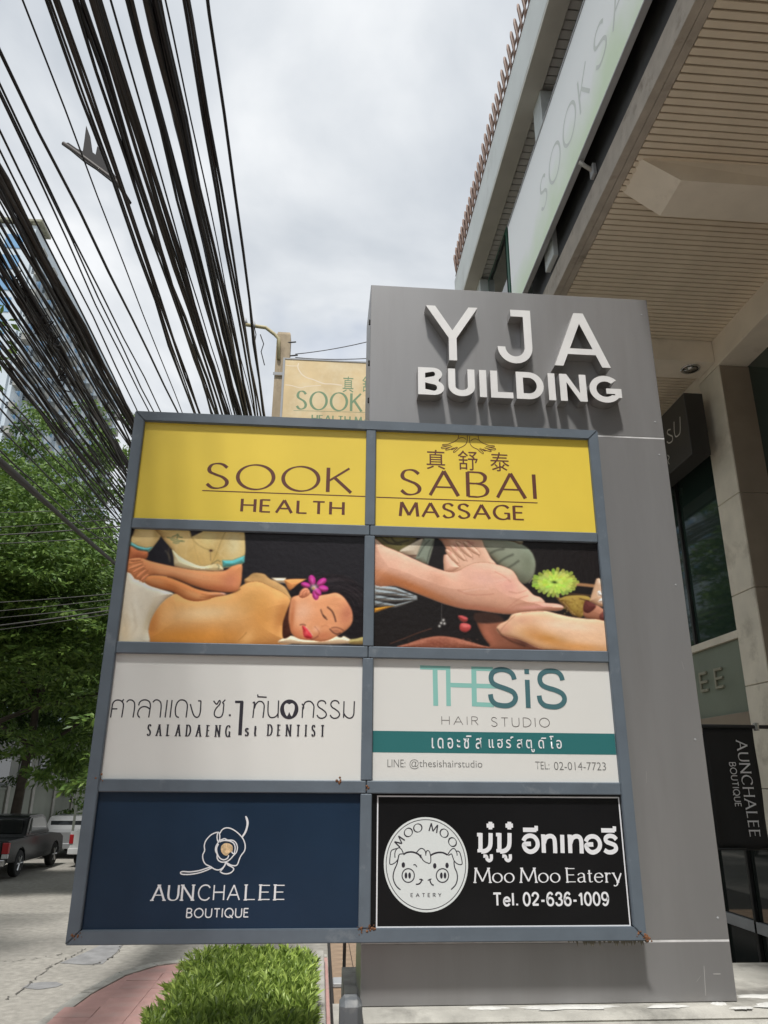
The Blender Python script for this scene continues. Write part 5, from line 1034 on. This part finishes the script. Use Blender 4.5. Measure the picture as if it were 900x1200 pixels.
for z in (11.7, 9.7): MB().cbox(X_-.2, X_+.2, 15.99, 16.0, z, z+.08).obj('strap', M['grey_metal'], up_)
ww = MB()
for p in ([(305, 392), (309, 403), (306, 412), (310, 428)], [(297, 380), (300, 392), (298, 404)]): ww.tube([q16(*u) for u in p], .012, 4)
ww.obj('loose_wire', M['cable'], up_)

# ================================================================== OVERHEAD CABLES
def dz_of(k_): return float(np.interp(abs(k_), [.18, .30, .42, .56, .70, .85, 1.1], [7.4, 6.9, 6.1, 5.2, 4.6, 4.1, 3.1]))
def cable(pa, pb, r_, m_, label, group, wig=.012, y_end=46, name='overhead_cable', y_start=-7, seed=0, n=46):
    d = ray(*pa); k_ = d[0]/d[2]; dz = dz_of(k_); X_ = k_*dz; A_ = atX(pa[0], pa[1], X_); B_ = atX(pb[0], pb[1], X_); sl_ = (B_[2]-A_[2])/(B_[1]-A_[1]); sl_ = max(-.16, min(.10, sl_)); sag_ = random.Random(seed+5000).uniform(0, .0022)
    q = random.Random(seed); ph = [q.uniform(0, 6.28) for _ in range(4)]; pts = []
    for i in range(n+1):
        y = y_start+(y_end-y_start)*i/n
        t = (y-A_[1])/(B_[1]-A_[1]); z = A_[2]+sl_*(y-A_[1])+sag_*(y-A_[1])*(y-B_[1])*(1 if 0 < t < 1 else .2)
        z = max(z, 4.2)
        pts.append((X_+wig*(math.sin(y*.9+ph[0])+.6*math.sin(y*2.3+ph[1])), y, z+wig*(math.sin(y*1.1+ph[2])+.6*math.sin(y*2.7+ph[3]))))
    rr_ = [r_*q.uniform(.92, 1.08)*(1.55 if (r_ > .012 and q.random() < .035) else 1) for _ in pts]
    o = MB().tube(pts, rr_, 6).obj(name, m_, smooth=True); return setp(o, label, 'cable', group)
cn = [0]
def bundle(a0, a1, b0, b1, n, r0, r1, label, group, wig=.012, mm='cable'):
    for i in range(n):
        t = (i+.5)/n if n > 1 else .5; t2 = min(1, max(0, t+rnd.uniform(-.22, .22))); cn[0] += 1
        pa = (a0[0]+(a1[0]-a0[0])*t, a0[1]+(a1[1]-a0[1])*t); pb = (b0[0]+(b1[0]-b0[0])*t2, b0[1]+(b1[1]-b0[1])*t2)
        cable(pa, pb, rnd.uniform(r0*.7, r1*1.12), M['cable_brown'] if rnd.random() < .25 else M[mm], label, group, wig, seed=cn[0])
U = 'black cable in the upper street bundles running past the lamp pole arm'; GU = 'cables of the upper bundles'
cable((25,0), (212,480), .009, M['cable'], 'thin lone black wire left of the torn sheath crossing open sky', None, seed=901)
cable((245,0), (309,480), .020, M['cable'], 'rightmost black cable passing the end of the lamp pole arm', None, seed=902)
bundle((54,0), (71,0), (226,480), (233,480), 4, .015, .022, 'black cable of the leftmost upper bundle, the one under the torn sheath', 'cables of the bundle under the torn sheath')
bundle((84,0), (95,0), (246,480), (255,480), 5, .017, .026, 'black cable of the second upper bundle from the left', 'cables of the second upper bundle', .02)
bundle((104,0), (121,0), (257,480), (269,480), 6, .015, .024, 'black cable of the third upper bundle from the left', 'cables of the third upper bundle')
bundle((127,0), (130,0), (269,480), (271,480), 1, .013, .016, 'single thin cable between the third and fourth upper bundles', None)
bundle((147,0), (157,0), (272,480), (281,480), 4, .018, .026, 'black cable of the fourth upper bundle from the left', 'cables of the fourth upper bundle')
bundle((171,0), (188,0), (283,480), (293,480), 7, .020, .030, 'thick black cable of the widest upper bundle, above the lamp pole arm', 'cables of the widest upper bundle', .016)
bundle((194,0), (195,0), (296,480), (297,480), 1, .012, .016, 'single thin cable just right of the widest upper bundle', None)
bundle((213,0), (223,0), (298,480), (304,480), 3, .017, .024, 'black cable of the rightmost upper bundle, next to the lone right cable', 'cables of the rightmost upper bundle')
cable((0,60), (207,480), .017, M['cable'], 'single black cable left of the gap of open sky', None, seed=903)
LM = 'black cable strung across open sky above the left cable mass'; GM = 'spaced cables above the cable mass'
for i, (a, b) in enumerate((((0,102),(187,480)), ((0,108),(179,480)), ((0,115),(173,480)), ((0,150),(161,482)), ((0,172),(158,494)))): cable(a, b, .011, M['cable'], ('uppermost','second','middle','fourth','lowest')[i]+' of five spaced black cables in open sky above the left cable mass', GM, seed=910+i)
LL = 'black cable in the dense sagging mass over the street at left'; GL = 'cables of the dense left mass'
bundle((0,200), (0,258), (158,490), (154,522), 15, .014, .024, 'black cable of the thick upper band of the left cable mass', 'cables of the upper band of the left mass', .022)
bundle((0,262), (0,284), (155,522), (150,540), 3, .007, .011, 'thin cable in the gap between the two thick bands at left', 'thin cables between the thick bands', .02)
bundle((0,285), (0,326), (150,540), (148,557), 12, .012, .020, 'black cable of the second thick band of the left cable mass', 'cables of the second band of the left mass', .028)
bundle((0,332), (0,390), (148,558), (146,581), 13, .006, .013, 'thin tangled cable in the loose middle of the left cable mass', 'cables in the loose middle of the left mass', .028)
bundle((0,392), (0,428), (146,581), (141,612), 13, .008, .014, 'black cable of the lowest band of the left cable mass', 'cables of the lowest band of the left mass', .026)
LS = 'thin black cable in front of the tree below the left cable mass'; GS = 'spaced cables below the cable mass'
for i, (a, b) in enumerate((((0,456),(141,612)), ((0,466),(140,622)), ((0,479),(140,632)), ((0,500),(140,642)), ((0,528),(137,650)))): cable(a, b, .009, M['cable'], ('uppermost','second','middle','fourth','lowest')[i]+' of five thin cables between the left cable mass and the thick conduit', GS, seed=930+i)
cable((0,541), (135,660), .030, M['cable_grey'], 'thick dark grey conduit slanting down in front of the tree', None, .004, seed=950)
LC = 'dark cable crossing the street in front of the trees'
for i, (ya, yb) in enumerate(((601,594), (618,607), (627,616), (637,628), (706,694), (716,700), (724,708), (733,712), (738,716))):
    p0, p1 = atY(0, ya, 15.2), atY(150, yb, 15.2); dx_ = p1[0]-p0[0]; sl_ = (p1[2]-p0[2])/dx_; pts = []
    for j in range(24): x = -16.5+14.6*j/23; pts.append((x, 15.2, p0[2]+sl_*(x-p0[0])+.009*(x-p0[0])*(x-p1[0])))
    setp(MB().tube(pts, .015 if i in (2, 7) else .009, 5).obj('crossing_cable', M['cable_grey'], smooth=True), ('topmost','second','third','fourth','fifth','sixth','seventh','eighth','lowest')[i]+' of nine dark cables crossing the street before the trees', 'cable', 'cables crossing the street')
for i, (a, b) in enumerate((((346,415), (437,394.5)), ((346,419), (437,414)))):
    pts = [tuple(np.array(q16(*a))*(1-t)+np.array(atY(b[0]+60, b[1]-(14 if i == 0 else 2), 16))*t-np.array([0, 0, .12*4*t*(1-t)])) for t in np.linspace(0, 1, 14)]
    setp(MB().tube(pts, .011, 5).obj('service_wire', M['cable'], smooth=True), 'thin '+('upper' if i == 0 else 'lower')+' wire running right from the utility pole above the beige sign', 'wire')
for i, (px_, py_, X_, rr_) in enumerate(((60, 388, -3.0, .13), (30, 340, -3.2, .12), (75, 440, -3.1, .10))):
    c_ = atX(px_, py_, X_); q = random.Random(70+i); mb = MB()
    for k_ in range(3):
        a0 = q.uniform(0, 6); mb.tube([(c_[0]+.03*math.sin(3*t+k_), c_[1]+rr_*3*(t/6.28-.5)+rr_*math.cos(t+a0), c_[2]+rr_*.6*math.sin(t+a0)-.03*k_) for t in np.linspace(0, 6.28, 18)], .008, 5)
    setp(mb.obj('loose_cable_coil', M['cable'], smooth=True), ('middle', 'uppermost', 'lowest')[i]+' loose coil of black wire tangled in the left cable mass', 'wire coil')
# torn black sheath hanging on the cables
ty = 7.6
tr_ = [(74,168),(80,167),(90,174),(97,177),(99,163),(101,147),(105,158),(108,178),(112,181),(114,171),(119,178),(124,191),(133,203),(141,214),(137,217),(126,208),(112,197),(98,188),(86,178)]
rg_ = thing('torn_cable_sheath', tuple(atY(110, 185, ty)), 'torn black plastic sheath sticking out of the overhead cables', 'torn sheath')
tp = [atY(x, y, ty) for x, y in tr_]
o = MB().prism([(p[0], p[2]) for p in tp], 'y', ty, ty+.035).obj('sheath', mat('dull_black_plastic', (.02, .018, .02), .8), rg_); fixn(o)
MB().tube([tuple(atY(74, 168, ty+.015)), tuple(atY(100, 186, ty+.015)), tuple(atY(138, 214, ty+.015)), tuple(atY(152, 238, ty+.015))], .026, 7).obj('cable_stub', M['cable_brown'], rg_, smooth=True)

# ================================================================== HEDGE AND SMALL THINGS
rs_ = np.random.RandomState(5)
hd = thing('clipped_hedge', (-.65, 7.6, .14), 'bright green leafy hedge growing below the directory sign', 'hedge')
hx0, hx1, hy0, hy1, hz = -1.26, -.02, 5.5, 9.75, .78
hm = MB(); nx, ny = 14, 40
hm.add([(hx0+.08+(hx1-hx0-.16)*i/nx, hy0+(hy1-hy0)*j/ny, hz-.09+.04*math.sin(i*1.7+j*.9)) for j in range(ny+1) for i in range(nx+1)], [(j*(nx+1)+i, j*(nx+1)+i+1, (j+1)*(nx+1)+i+1, (j+1)*(nx+1)+i) for j in range(ny) for i in range(nx)])
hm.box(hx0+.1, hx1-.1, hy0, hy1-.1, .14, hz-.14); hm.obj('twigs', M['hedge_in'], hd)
def leaves(points, dirs, length, width, bend=.25):
    """lanceolate leaves: 2 quads each, numpy"""
    n = len(points); d = dirs/np.linalg.norm(dirs, axis=1, keepdims=True)
    r_ = rs_.normal(size=(n, 3)); sd = np.cross(d, r_); sd /= np.linalg.norm(sd, axis=1, keepdims=True)+1e-9; nrm = np.cross(sd, d)
    Lh = length[:, None]; Wh = width[:, None]/2
    v = np.stack([points, points+d*Lh*.45+sd*Wh-nrm*Lh*bend*.1, points+d*Lh*.45-sd*Wh-nrm*Lh*bend*.1, points+d*Lh+nrm*Lh*bend*-.4+np.array([0, 0, -.1])*Lh, ], 1).reshape(-1, 3)
    b = np.arange(n)*4; f = np.stack([b, b+1, b+3, b+2], 1); return v, f
def np_mesh(name, v, f, m, parent=None, **kw):
    me = bpy.data.meshes.new(name); me.vertices.add(len(v)); me.vertices.foreach_set('co', v.astype(np.float32).ravel()); me.loops.add(f.size); me.loops.foreach_set('vertex_index', f.astype(np.int32).ravel())
    me.polygons.add(len(f)); me.polygons.foreach_set('loop_start', np.arange(0, f.size, f.shape[1], dtype=np.int32)); me.update(calc_edges=True); me.materials.append(m); return link(name, me, parent, **kw)
ns = 3400
t_ = rs_.rand(ns); sp_ = np.zeros((ns, 3)); sp_[:,0] = rs_.uniform(hx0, hx1, ns); sp_[:,1] = rs_.uniform(hy0, hy1, ns)
bump_ = .07*np.sin(sp_[:,0]*7.3+1)*np.cos(sp_[:,1]*5.1)+.05*np.sin(sp_[:,1]*11+sp_[:,0]*4)
edge_ = np.minimum(np.minimum(sp_[:,0]-hx0, hx1-sp_[:,0]), hy1-sp_[:,1]); sp_[:,2] = hz+bump_*.5-.05*np.exp(-edge_*16)+rs_.normal(0, .045, ns)-.05
side = rs_.rand(ns) < .30; wch = rs_.rand(ns); sp_[side,2] = rs_.uniform(.2, hz, side.sum())
sx_ = side & (wch < .6); sp_[sx_,0] = hx0+rs_.normal(0, .05, sx_.sum()); sx2 = side & (wch >= .6) & (wch < .8); sp_[sx2,0] = hx1+rs_.normal(0, .03, sx2.sum()); sx3 = side & (wch >= .8); sp_[sx3,1] = hy1+rs_.normal(0, .05, sx3.sum())
axis_ = np.stack([rs_.normal(0, .28, ns), rs_.normal(0, .28, ns), np.ones(ns)], 1); axis_[sx_] += np.array([-.9, 0, -.2]); axis_[sx2] += np.array([.7, 0, -.2]); axis_[sx3] += np.array([0, .8, -.2])
per = 12; P3 = np.repeat(sp_, per, 0); A3 = np.repeat(axis_/np.linalg.norm(axis_, axis=1, keepdims=True), per, 0); ph_ = rs_.uniform(0, 6.28, ns*per); jit = np.stack([np.cos(ph_), np.sin(ph_), rs_.normal(0, .2, ns*per)], 1)*rs_.uniform(.25, 1.0, (ns*per, 1))
P3 = P3+A3*rs_.uniform(-.05, .03, (ns*per, 1)); v, f = leaves(P3, A3+jit, rs_.uniform(.07, .125, ns*per), rs_.uniform(.016, .025, ns*per))
np_mesh('foliage', v, f, M['hedge'], hd)
MB().cbox(.03, .145, 4.5, 12.4, -.05, .30, .012).obj('planter_kerb', M['kerb'], kind='structure')
MB().box(-2.4, .2, 4.0, 5.2, .14, .16).obj('planter_front', M['concrete'], kind='structure') if False else None
stn = thing('sign_stand', (.42, 11.2, .165), 'slim dark metal stand on a square base in the court behind the sign', 'stand')
c_ = atZ(406, 1157, .165)
MB().cbox(c_[0]-.17, c_[0]+.17, c_[1]-.02, c_[1]+.30, .162, .215, .01).obj('base', M['grey_metal'], stn)
MB().tube([(c_[0]-.03, c_[1]+.14, .21), (c_[0]-.03, c_[1]+.14, 1.45)], .022, 8).obj('post', M['black_paint'], stn, smooth=True)
MB().cbox(c_[0]-.08, c_[0]-.02, c_[1]+.09, c_[1]+.115, .84, .93).obj('hook_tag', M['white_ink'], stn)

# ================================================================== ACROSS THE STREET
fw_ = thing('boundary_wall', (-14, 45, 0), 'long grey green boundary wall behind the parked vehicles', 'wall')
WXf = -13.2
for i in range(24):
    y = 8+3.0*i
    MB().cbox(WXf-.02, WXf+.10, y+.16, y+2.84, .1, 2.15, .01).obj('wall_panel', M['wall_far'], fw_); MB().cbox(WXf-.06, WXf+.18, y-.15, y+.15, .1, 2.3, .01).obj('wall_pier', M['kerb'], fw_)
    MB().cbox(WXf-.05, WXf+.13, y+.16, y+2.84, 2.152, 2.25, .01).obj('coping', M['wall_far'], fw_)
hs_ = thing('white_house', (-22, 45, 0), 'low white building glimpsed behind the boundary wall under the trees', 'building')
MB().box(-30, -17.5, 24, 74, 0, 5.5).obj('wall', M['white_wall'], hs_); MB().cbox(-30.4, -17.1, 23.6, 74.4, 5.5, 5.8).obj('roof', M['wall_far'], hs_)
for i in range(15):
    wn = MB().cbox(-17.49, -17.42, 25.5+3.2*i, 27.3+3.2*i, 2.3, 3.9).obj('window', M['grey_metal'], hs_); MB().box(-17.415, -17.40, 25.6+3.2*i, 27.2+3.2*i, 2.4, 3.8).obj('pane', M['car_glass'], wn)

def crown_mesh(name, seed, nc, per, rx, rz, m, lf):
    r_ = np.random.RandomState(seed); c = []
    lobes = [(r_.normal(0, .42, 3), r_.uniform(.38, .62)) for _ in range(9)]
    while len(c) < nc:
        p, rad = lobes[r_.randint(9)]; d = r_.normal(size=3); d /= np.linalg.norm(d); q_ = p*np.array([1, 1, .8])+d*rad*r_.rand()**.35
        if abs(q_).max() < 1.15 and r_.rand() < .9: c.append(q_)
    c = np.array(c)*np.array([rx, rx, rz]); n = nc*per
    cs = np.repeat(r_.uniform(.5, 1.25, nc), per); P = np.repeat(c, per, 0); off = r_.normal(size=(n, 3)); off /= np.linalg.norm(off, axis=1, keepdims=True); off *= r_.rand(n, 1)**.5
    tilt = np.repeat(r_.normal(0, .25, (nc, 2)), per, 0)
    ox = off[:,0]*cs; oy = off[:,1]*cs; oz = off[:,2]*cs*.17-(.24*(ox**2+oy**2)/cs)+tilt[:,0]*ox+tilt[:,1]*oy
    P = P+np.stack([ox, oy, oz], 1); D = np.stack([ox+r_.normal(0, .5, n)*cs, oy+r_.normal(0, .5, n)*cs, r_.normal(-.15, .25, n)], 1)
    global rs_; rs_ = r_; v, f = leaves(P, D, r_.uniform(.7, 1.5, n)*lf, r_.uniform(.5, .9, n)*lf*.62); return v, f, c
cr_v = [crown_mesh('crown', 11, 400, 190, 5.2, 5.6, None, .17), crown_mesh('crown', 23, 400, 190, 5.2, 5.6, None, .17)]
crown_me = {}
def tree(x, y, h, rx, var, label, matn, rot=0, zlow=2.4, off=(0, 0), group='street trees across the road'):
    t = thing('street_tree', (x, y, 0), label, 'tree', group); 
    q = random.Random(int(x*31+y)); rz = (h-zlow)/2*1.08; zc = h-rz*.95
    trk = MB(); tp_ = [(0, 0, -.1), (.02, .02, 1.2), (.05, .1, 2.6), (.1, .2, 4.2), (.2, .1, zc)]
    trk.tube(tp_, [.24, .19, .17, .14, .07], 9)
    for i in range(9):
        a = q.uniform(0, 6.28); z0 = q.uniform(2.4, zc*.9); l_ = q.uniform(.5, .85)*rx; z1 = z0+q.uniform(1.2, 3.8); ox_, oy_ = off[0]*.8, off[1]*.8
        trk.tube([(.12, .1, z0), (.12+ox_*.5+l_*.45*math.cos(a), .1+oy_*.5+l_*.45*math.sin(a), z0+(z1-z0)*.6), (.12+ox_+l_*math.cos(a), .1+oy_+l_*math.sin(a), z1)], [.10, .06, .025], 6)
    def loc(o): o.location = (0, 0, 0); return o
    loc(trk.obj('trunk', M['bark'], t, smooth=True))
    key = (var, matn)
    if key not in crown_me: v, f, _ = cr_v[var]; o = np_mesh('crown', v, f, M[matn], t); crown_me[key] = o.data
    else: o = link('crown', crown_me[key], t)
    o.location = (off[0], off[1], zc); o.rotation_euler = (0, 0, rot); o.scale = (rx/5.2, rx/5.2, rz/5.6); return t
tree(-11.2, 31, 17.6, 5.0, 0, 'large dark street tree with its trunk behind the pickup truck', 'leaf', 0, zlow=1.6, group=None)
tree(-10.9, 21.5, 12.4, 5.3, 1, 'near leafy tree overhanging the road at the left picture edge', 'leaf', 5.1, zlow=3.3, off=(3.0, 0), group=None)
tree(-10.2, 10, 13.0, 5.2, 0, 'street tree beside the far pavement, left of the picture edge', 'leaf', 2.1, group=None)
tree(-15.2, 26, 17.0, 5.4, 1, 'broad leafy tree at the far left edge over the boundary wall', 'leaf', 1.3, group=None)
for i, (x, y, h, rx, var, rot) in enumerate(((-10.6, 43, 14.0, 4.8, 1, 2.2), (-16.5, 37, 16.5, 6, 0, 3.1), (-11, 55, 14.5, 5.0, 0, 4.4), (-14, 68, 17, 7, 1, .6), (-10.5, 84, 15, 6, 0, 1.9))):
    tree(x, y, h, rx, var, ('slender green tree second in the row behind the pickup truck', 'tall dark tree standing over the white house roof', 'dark tree third in the row along the boundary wall', 'wide dark tree fourth in the row along the boundary wall', 'farthest tree of the row along the street')[i], 'leaf_dark' if i % 2 else 'leaf', rot)

tree(-10.6, -4, 13.0, 5.2, 1, 'added unseen tree far left behind the viewpoint that dims the reflections', 'leaf_dark', 3.9, group=None)  # unseen tree, added to lower the bright horizon in reflections
tree(-3.0, -17, 12.0, 5.0, 0, 'added unseen tree in front of the reflection block behind the viewpoint', 'leaf_dark', 1.1, group=None)  # second unseen tree, added to darken what the signs and pylon reflect
ob = thing('reflection_block', (4, -30, 0), 'added unseen grey block behind the viewpoint that darkens the reflections', 'building')  # unseen block, added so the lower pylon reflects something dark
MB().box(-9, 20, -34, -22, 0, 11).obj('wall', M['wall_far'], ob)
for i in range(9):
    for j in range(3): wn = MB().cbox(-8+3.1*i, -6.2+3.1*i, -21.99, -21.92, 1.2+3.3*j, 3.2+3.3*j).obj('window', M['grey_metal'], ob); MB().box(-7.9+3.1*i, -6.3+3.1*i, -21.915, -21.9, 1.3+3.3*j, 3.1+3.3*j).obj('pane', M['car_glass'], wn)
# vehicles
def wheel(parent, x, y, r_, w_):
    ty_ = MB().lathe([(r_*.62, -w_/2), (r_*.92, -w_/2), (r_, -w_*.35), (r_, w_*.35), (r_*.92, w_/2), (r_*.62, w_/2)], (x, y, r_), axis='x', n=22).obj('tyre', M['tyre'], parent, smooth=False)
    rm = MB(); rm.lathe([(r_*.62, -w_*.42), (r_*.62, w_*.42)], (x, y, r_), axis='x', n=20)
    ox = w_*.44
    for k_ in range(6):
        a = k_*math.pi/3
        for sgn in (1, -1): rm.tube([(x+sgn*ox, y, r_), (x+sgn*ox, y+r_*.6*math.cos(a), r_+r_*.6*math.sin(a))], r_*.09, 4)
    rm.obj('rim', M['rim'], ty_)
def arch(cy, r_, z0, n=8): return [(cy+r_*math.cos(math.pi*i/n), z0+r_*math.sin(math.pi*i/n)) for i in range(n, -1, -1)]
def vehicle(name, loc, label, cat, W, body, cab, wins, wy, wr, paint, rear):
    t = thing(name, loc, label, cat); L3 = Vector(loc)
    def place(o): o.location = (0, 0, 0); return o
    def solid(nm, prof, x0, x1, m_, bev=.03):
        o = MB().prism(prof, 'x', x0, x1).obj(nm, m_, t); bm = bmesh.new(); bm.from_mesh(o.data); bmesh.ops.recalc_face_normals(bm, faces=bm.faces[:])
        if bev: bmesh.ops.bevel(bm, geom=[e_ for e_ in bm.edges if abs(e_.verts[0].co.x-e_.verts[1].co.x) < 1e-5], offset=bev, segments=2, affect='EDGES')
        bm.to_mesh(o.data); bm.free(); return place(o)
    solid('body', body, -W/2, W/2, paint, .025); solid('cab', cab, -W/2+.10, W/2-.10, paint, .04)
    for nm, prof, dx_ in wins: solid(nm, prof, -W/2+.10-dx_, W/2-.10+dx_, M['car_glass'], 0)
    for y in wy:
        for sgn in (-1, 1):
            x = sgn*(W/2-.10); ty_ = MB().lathe([(wr*.62, -.1), (wr*.92, -.1), (wr, -.07), (wr, .07), (wr*.92, .1), (wr*.62, .1)], (x, y, wr), axis='x', n=22).obj('tyre', M['tyre'], t); place(ty_)
            rm = MB(); rm.lathe([(wr*.60, -.07), (wr*.60, .07)], (x, y, wr), axis='x', n=18)
            for k_ in range(6):
                a = k_*math.pi/3; rm.tube([(x+sgn*.085, y, wr), (x+sgn*.095, y+wr*.58*math.cos(a), wr+wr*.58*math.sin(a))], wr*.09, 4)
            r_ = rm.obj('rim', M['rim'], ty_); place(r_)
    for nm, b_, m_ in rear: place(MB().cbox(*b_, .012).obj(nm, m_, t))
    return t
W = 1.68
body = [(0,.45),(0,.62),(-.02,.98),(1.50,1.0),(3.35,1.02),(4.35,.94),(4.62,.84),(4.70,.5),(4.66,.36)]+[(4.32,.36)]+arch(3.95,.36,.36)[::-1]+[(3.55,.36),(1.35,.36)]+arch(.98,.37,.38)[::-1]+[(.55,.40)]
cab = [(1.42,.98),(1.56,1.50),(1.70,1.56),(2.70,1.57),(2.95,1.50),(3.55,1.0)]
vehicle('pickup_truck', (-8.32-W/2, 23.0, .02), 'dark grey pickup truck parked at the far kerb seen from behind', 'pickup truck', W, body, cab,
    [('side_window', [(1.66,1.05),(1.75,1.48),(2.62,1.49),(2.84,1.44),(3.22,1.05)], .012)], (.98, 3.95), .345, M['truck_grey'],
    [('tail_light', (W/2-.16, W/2+.006, -.035, .10, .66, .94), M['tail_red']), ('tail_light', (-W/2-.006, -W/2+.16, -.035, .10, .66, .94), M['tail_red']), ('reversing_lamp', (W/2-.15, W/2+.004, -.03, .08, .54, .655), M['lamp_clear']),
     ('rear_bumper', (-W/2+.02, W/2-.02, -.12, -.025, .36, .52), M['chrome']), ('tailgate', (-W/2+.18, W/2-.18, -.045, -.02, .56, .95), M['truck_grey']), ('rear_window', (-W/2+.22, W/2-.22, 1.40, 1.46, 1.08, 1.46), M['car_glass'])])
W = 1.62
sb = [(0,.35),(-.02,.85),(.5,.98),(3.1,.95),(4.05,.80),(4.15,.35),(3.85,.33)]+arch(3.4,.32,.33)[::-1]+[(3.0,.30),(1.2,.30)]+arch(.85,.32,.33)[::-1]+[(.4,.33)]
sc_ = [(.35,.94),(.85,1.34),(2.0,1.36),(2.95,.94)]
vehicle('parked_sedan', (-8.1-W/2, 29.3, 0), 'silver grey car parked ahead of the pickup truck', 'car', W, sb, sc_, [('side_window', [(.70,.98),(1.0,1.27),(1.95,1.28),(2.6,.98)], .012)], (.85, 3.4), .31, M['car_silver'],
    [('tail_light', (W/2-.2, W/2+.004, -.03, .10, .62, .82), M['tail_red']), ('tail_light', (-W/2-.004, -W/2+.2, -.03, .10, .62, .82), M['tail_red']), ('rear_window', (-W/2+.25, W/2-.25, .50, .56, .98, 1.20), M['car_glass']), ('rear_bumper', (-W/2+.02, W/2-.02, -.08, -.02, .33, .5), M['car_silver'])])
W = 1.7
wb = [(0,.45),(-.02,1.05),(2.2,1.05),(4.3,1.05),(4.5,.5),(4.4,.36)]+arch(3.8,.34,.36)[::-1]+[(3.4,.36),(1.3,.36)]+arch(.95,.34,.36)[::-1]+[(.5,.40)]
wt = vehicle('white_truck', (-6.95, 26.6, 0), 'white truck with a tall pale rack frame half hidden by the directory sign', 'truck', W, wb, [(2.6,1.04),(2.65,1.6),(3.7,1.62),(4.35,1.05)], [('side_window', [(2.9,1.1),(2.95,1.5),(3.6,1.5),(4.0,1.1)], .012)], (.95, 3.8), .33, M['car_white'],
    [('tail_light', (-W/2-.005, -W/2+.12, -.03, .08, .68, .95), M['tail_red']), ('tail_light', (W/2-.12, W/2+.005, -.03, .08, .68, .95), M['tail_red']), ('rear_bumper', (-W/2, W/2, -.10, -.02, .38, .55), M['car_white'])])
rk = MB()
for sx_ in (-W/2+.05, W/2-.05):
    for yy in (.03, 2.4): rk.tube([(sx_, yy, 1.05), (sx_, yy, 2.35)], .04, 6)
    rk.tube([(sx_, .03, 2.35), (sx_, 2.4, 2.35)], .04, 6); rk.tube([(sx_, .03, 1.6), (sx_, 2.4, 1.6)], .03, 6)
rk.tube([(-W/2+.05, .03, 2.35), (W/2-.05, .03, 2.35)], .04, 6).tube([(-W/2+.05, 2.4, 2.35), (W/2-.05, 2.4, 2.35)], .04, 6); o = rk.obj('rack_frame', M['wall_far'], wt); o.location = (0, 0, 0)

# ------------------------------------------------------------------ tower far left behind the cables
tw = thing('apartment_tower', (-45, 100, 0), 'pale high rise tower with blue windows and stepped bays behind the left cables', 'tower')
TZ = 68.5; XF = -38.0
MB().box(-62, XF, 81, 124, 0, TZ).obj('wall', M['tower'], tw)
win = None; sill = None
for b in range(11):
    y = 81.2+3.9*b
    MB().box(XF, XF+.55, y+.2, y+1.3, 0, TZ-2-.2*b).obj('bay', M['tower'], tw)
    for fl in range(13):
        z = TZ-3.6-3.1*fl
        if win is None: win = MB().box(0, .06, 0, 2.1, 0, 2.0).obj('window', M['tower_glass'], tw).data; q = bpy.data.objects['window.015'] if False else tw.children[-1]
        else: q = link('window', win, tw)
        q.location = Vector((XF, y+1.65, z))-WP[tw.name]
        if sill is None: q2 = MB().box(0, .95, 0, 1.5, 0, .9).obj('balcony', M['white_wall'], tw); sill = q2.data
        else: q2 = link('balcony', sill, tw)
        q2.location = Vector((XF+.25, y+.2, z-.3))-WP[tw.name]
for c in range(6):
    for fl in range(13):
        q = link('window', win, tw); q.rotation_euler = (0, 0, -math.pi/2); q.location = Vector((XF-3.4-3.6*c, 81, TZ-3.6-3.1*fl))-WP[tw.name]; q.scale = (1.5, 1, 1)
MB().cbox(-50, XF+.7, 80.6, 84, TZ+.3, TZ+.7, .05).obj('roof_pergola', M['pergola'], tw)
for y in (80.8, 83.2): MB().box(XF-.5, XF+.2, y, y+.4, TZ, TZ+.3).obj('roof_post', M['pergola'], tw)
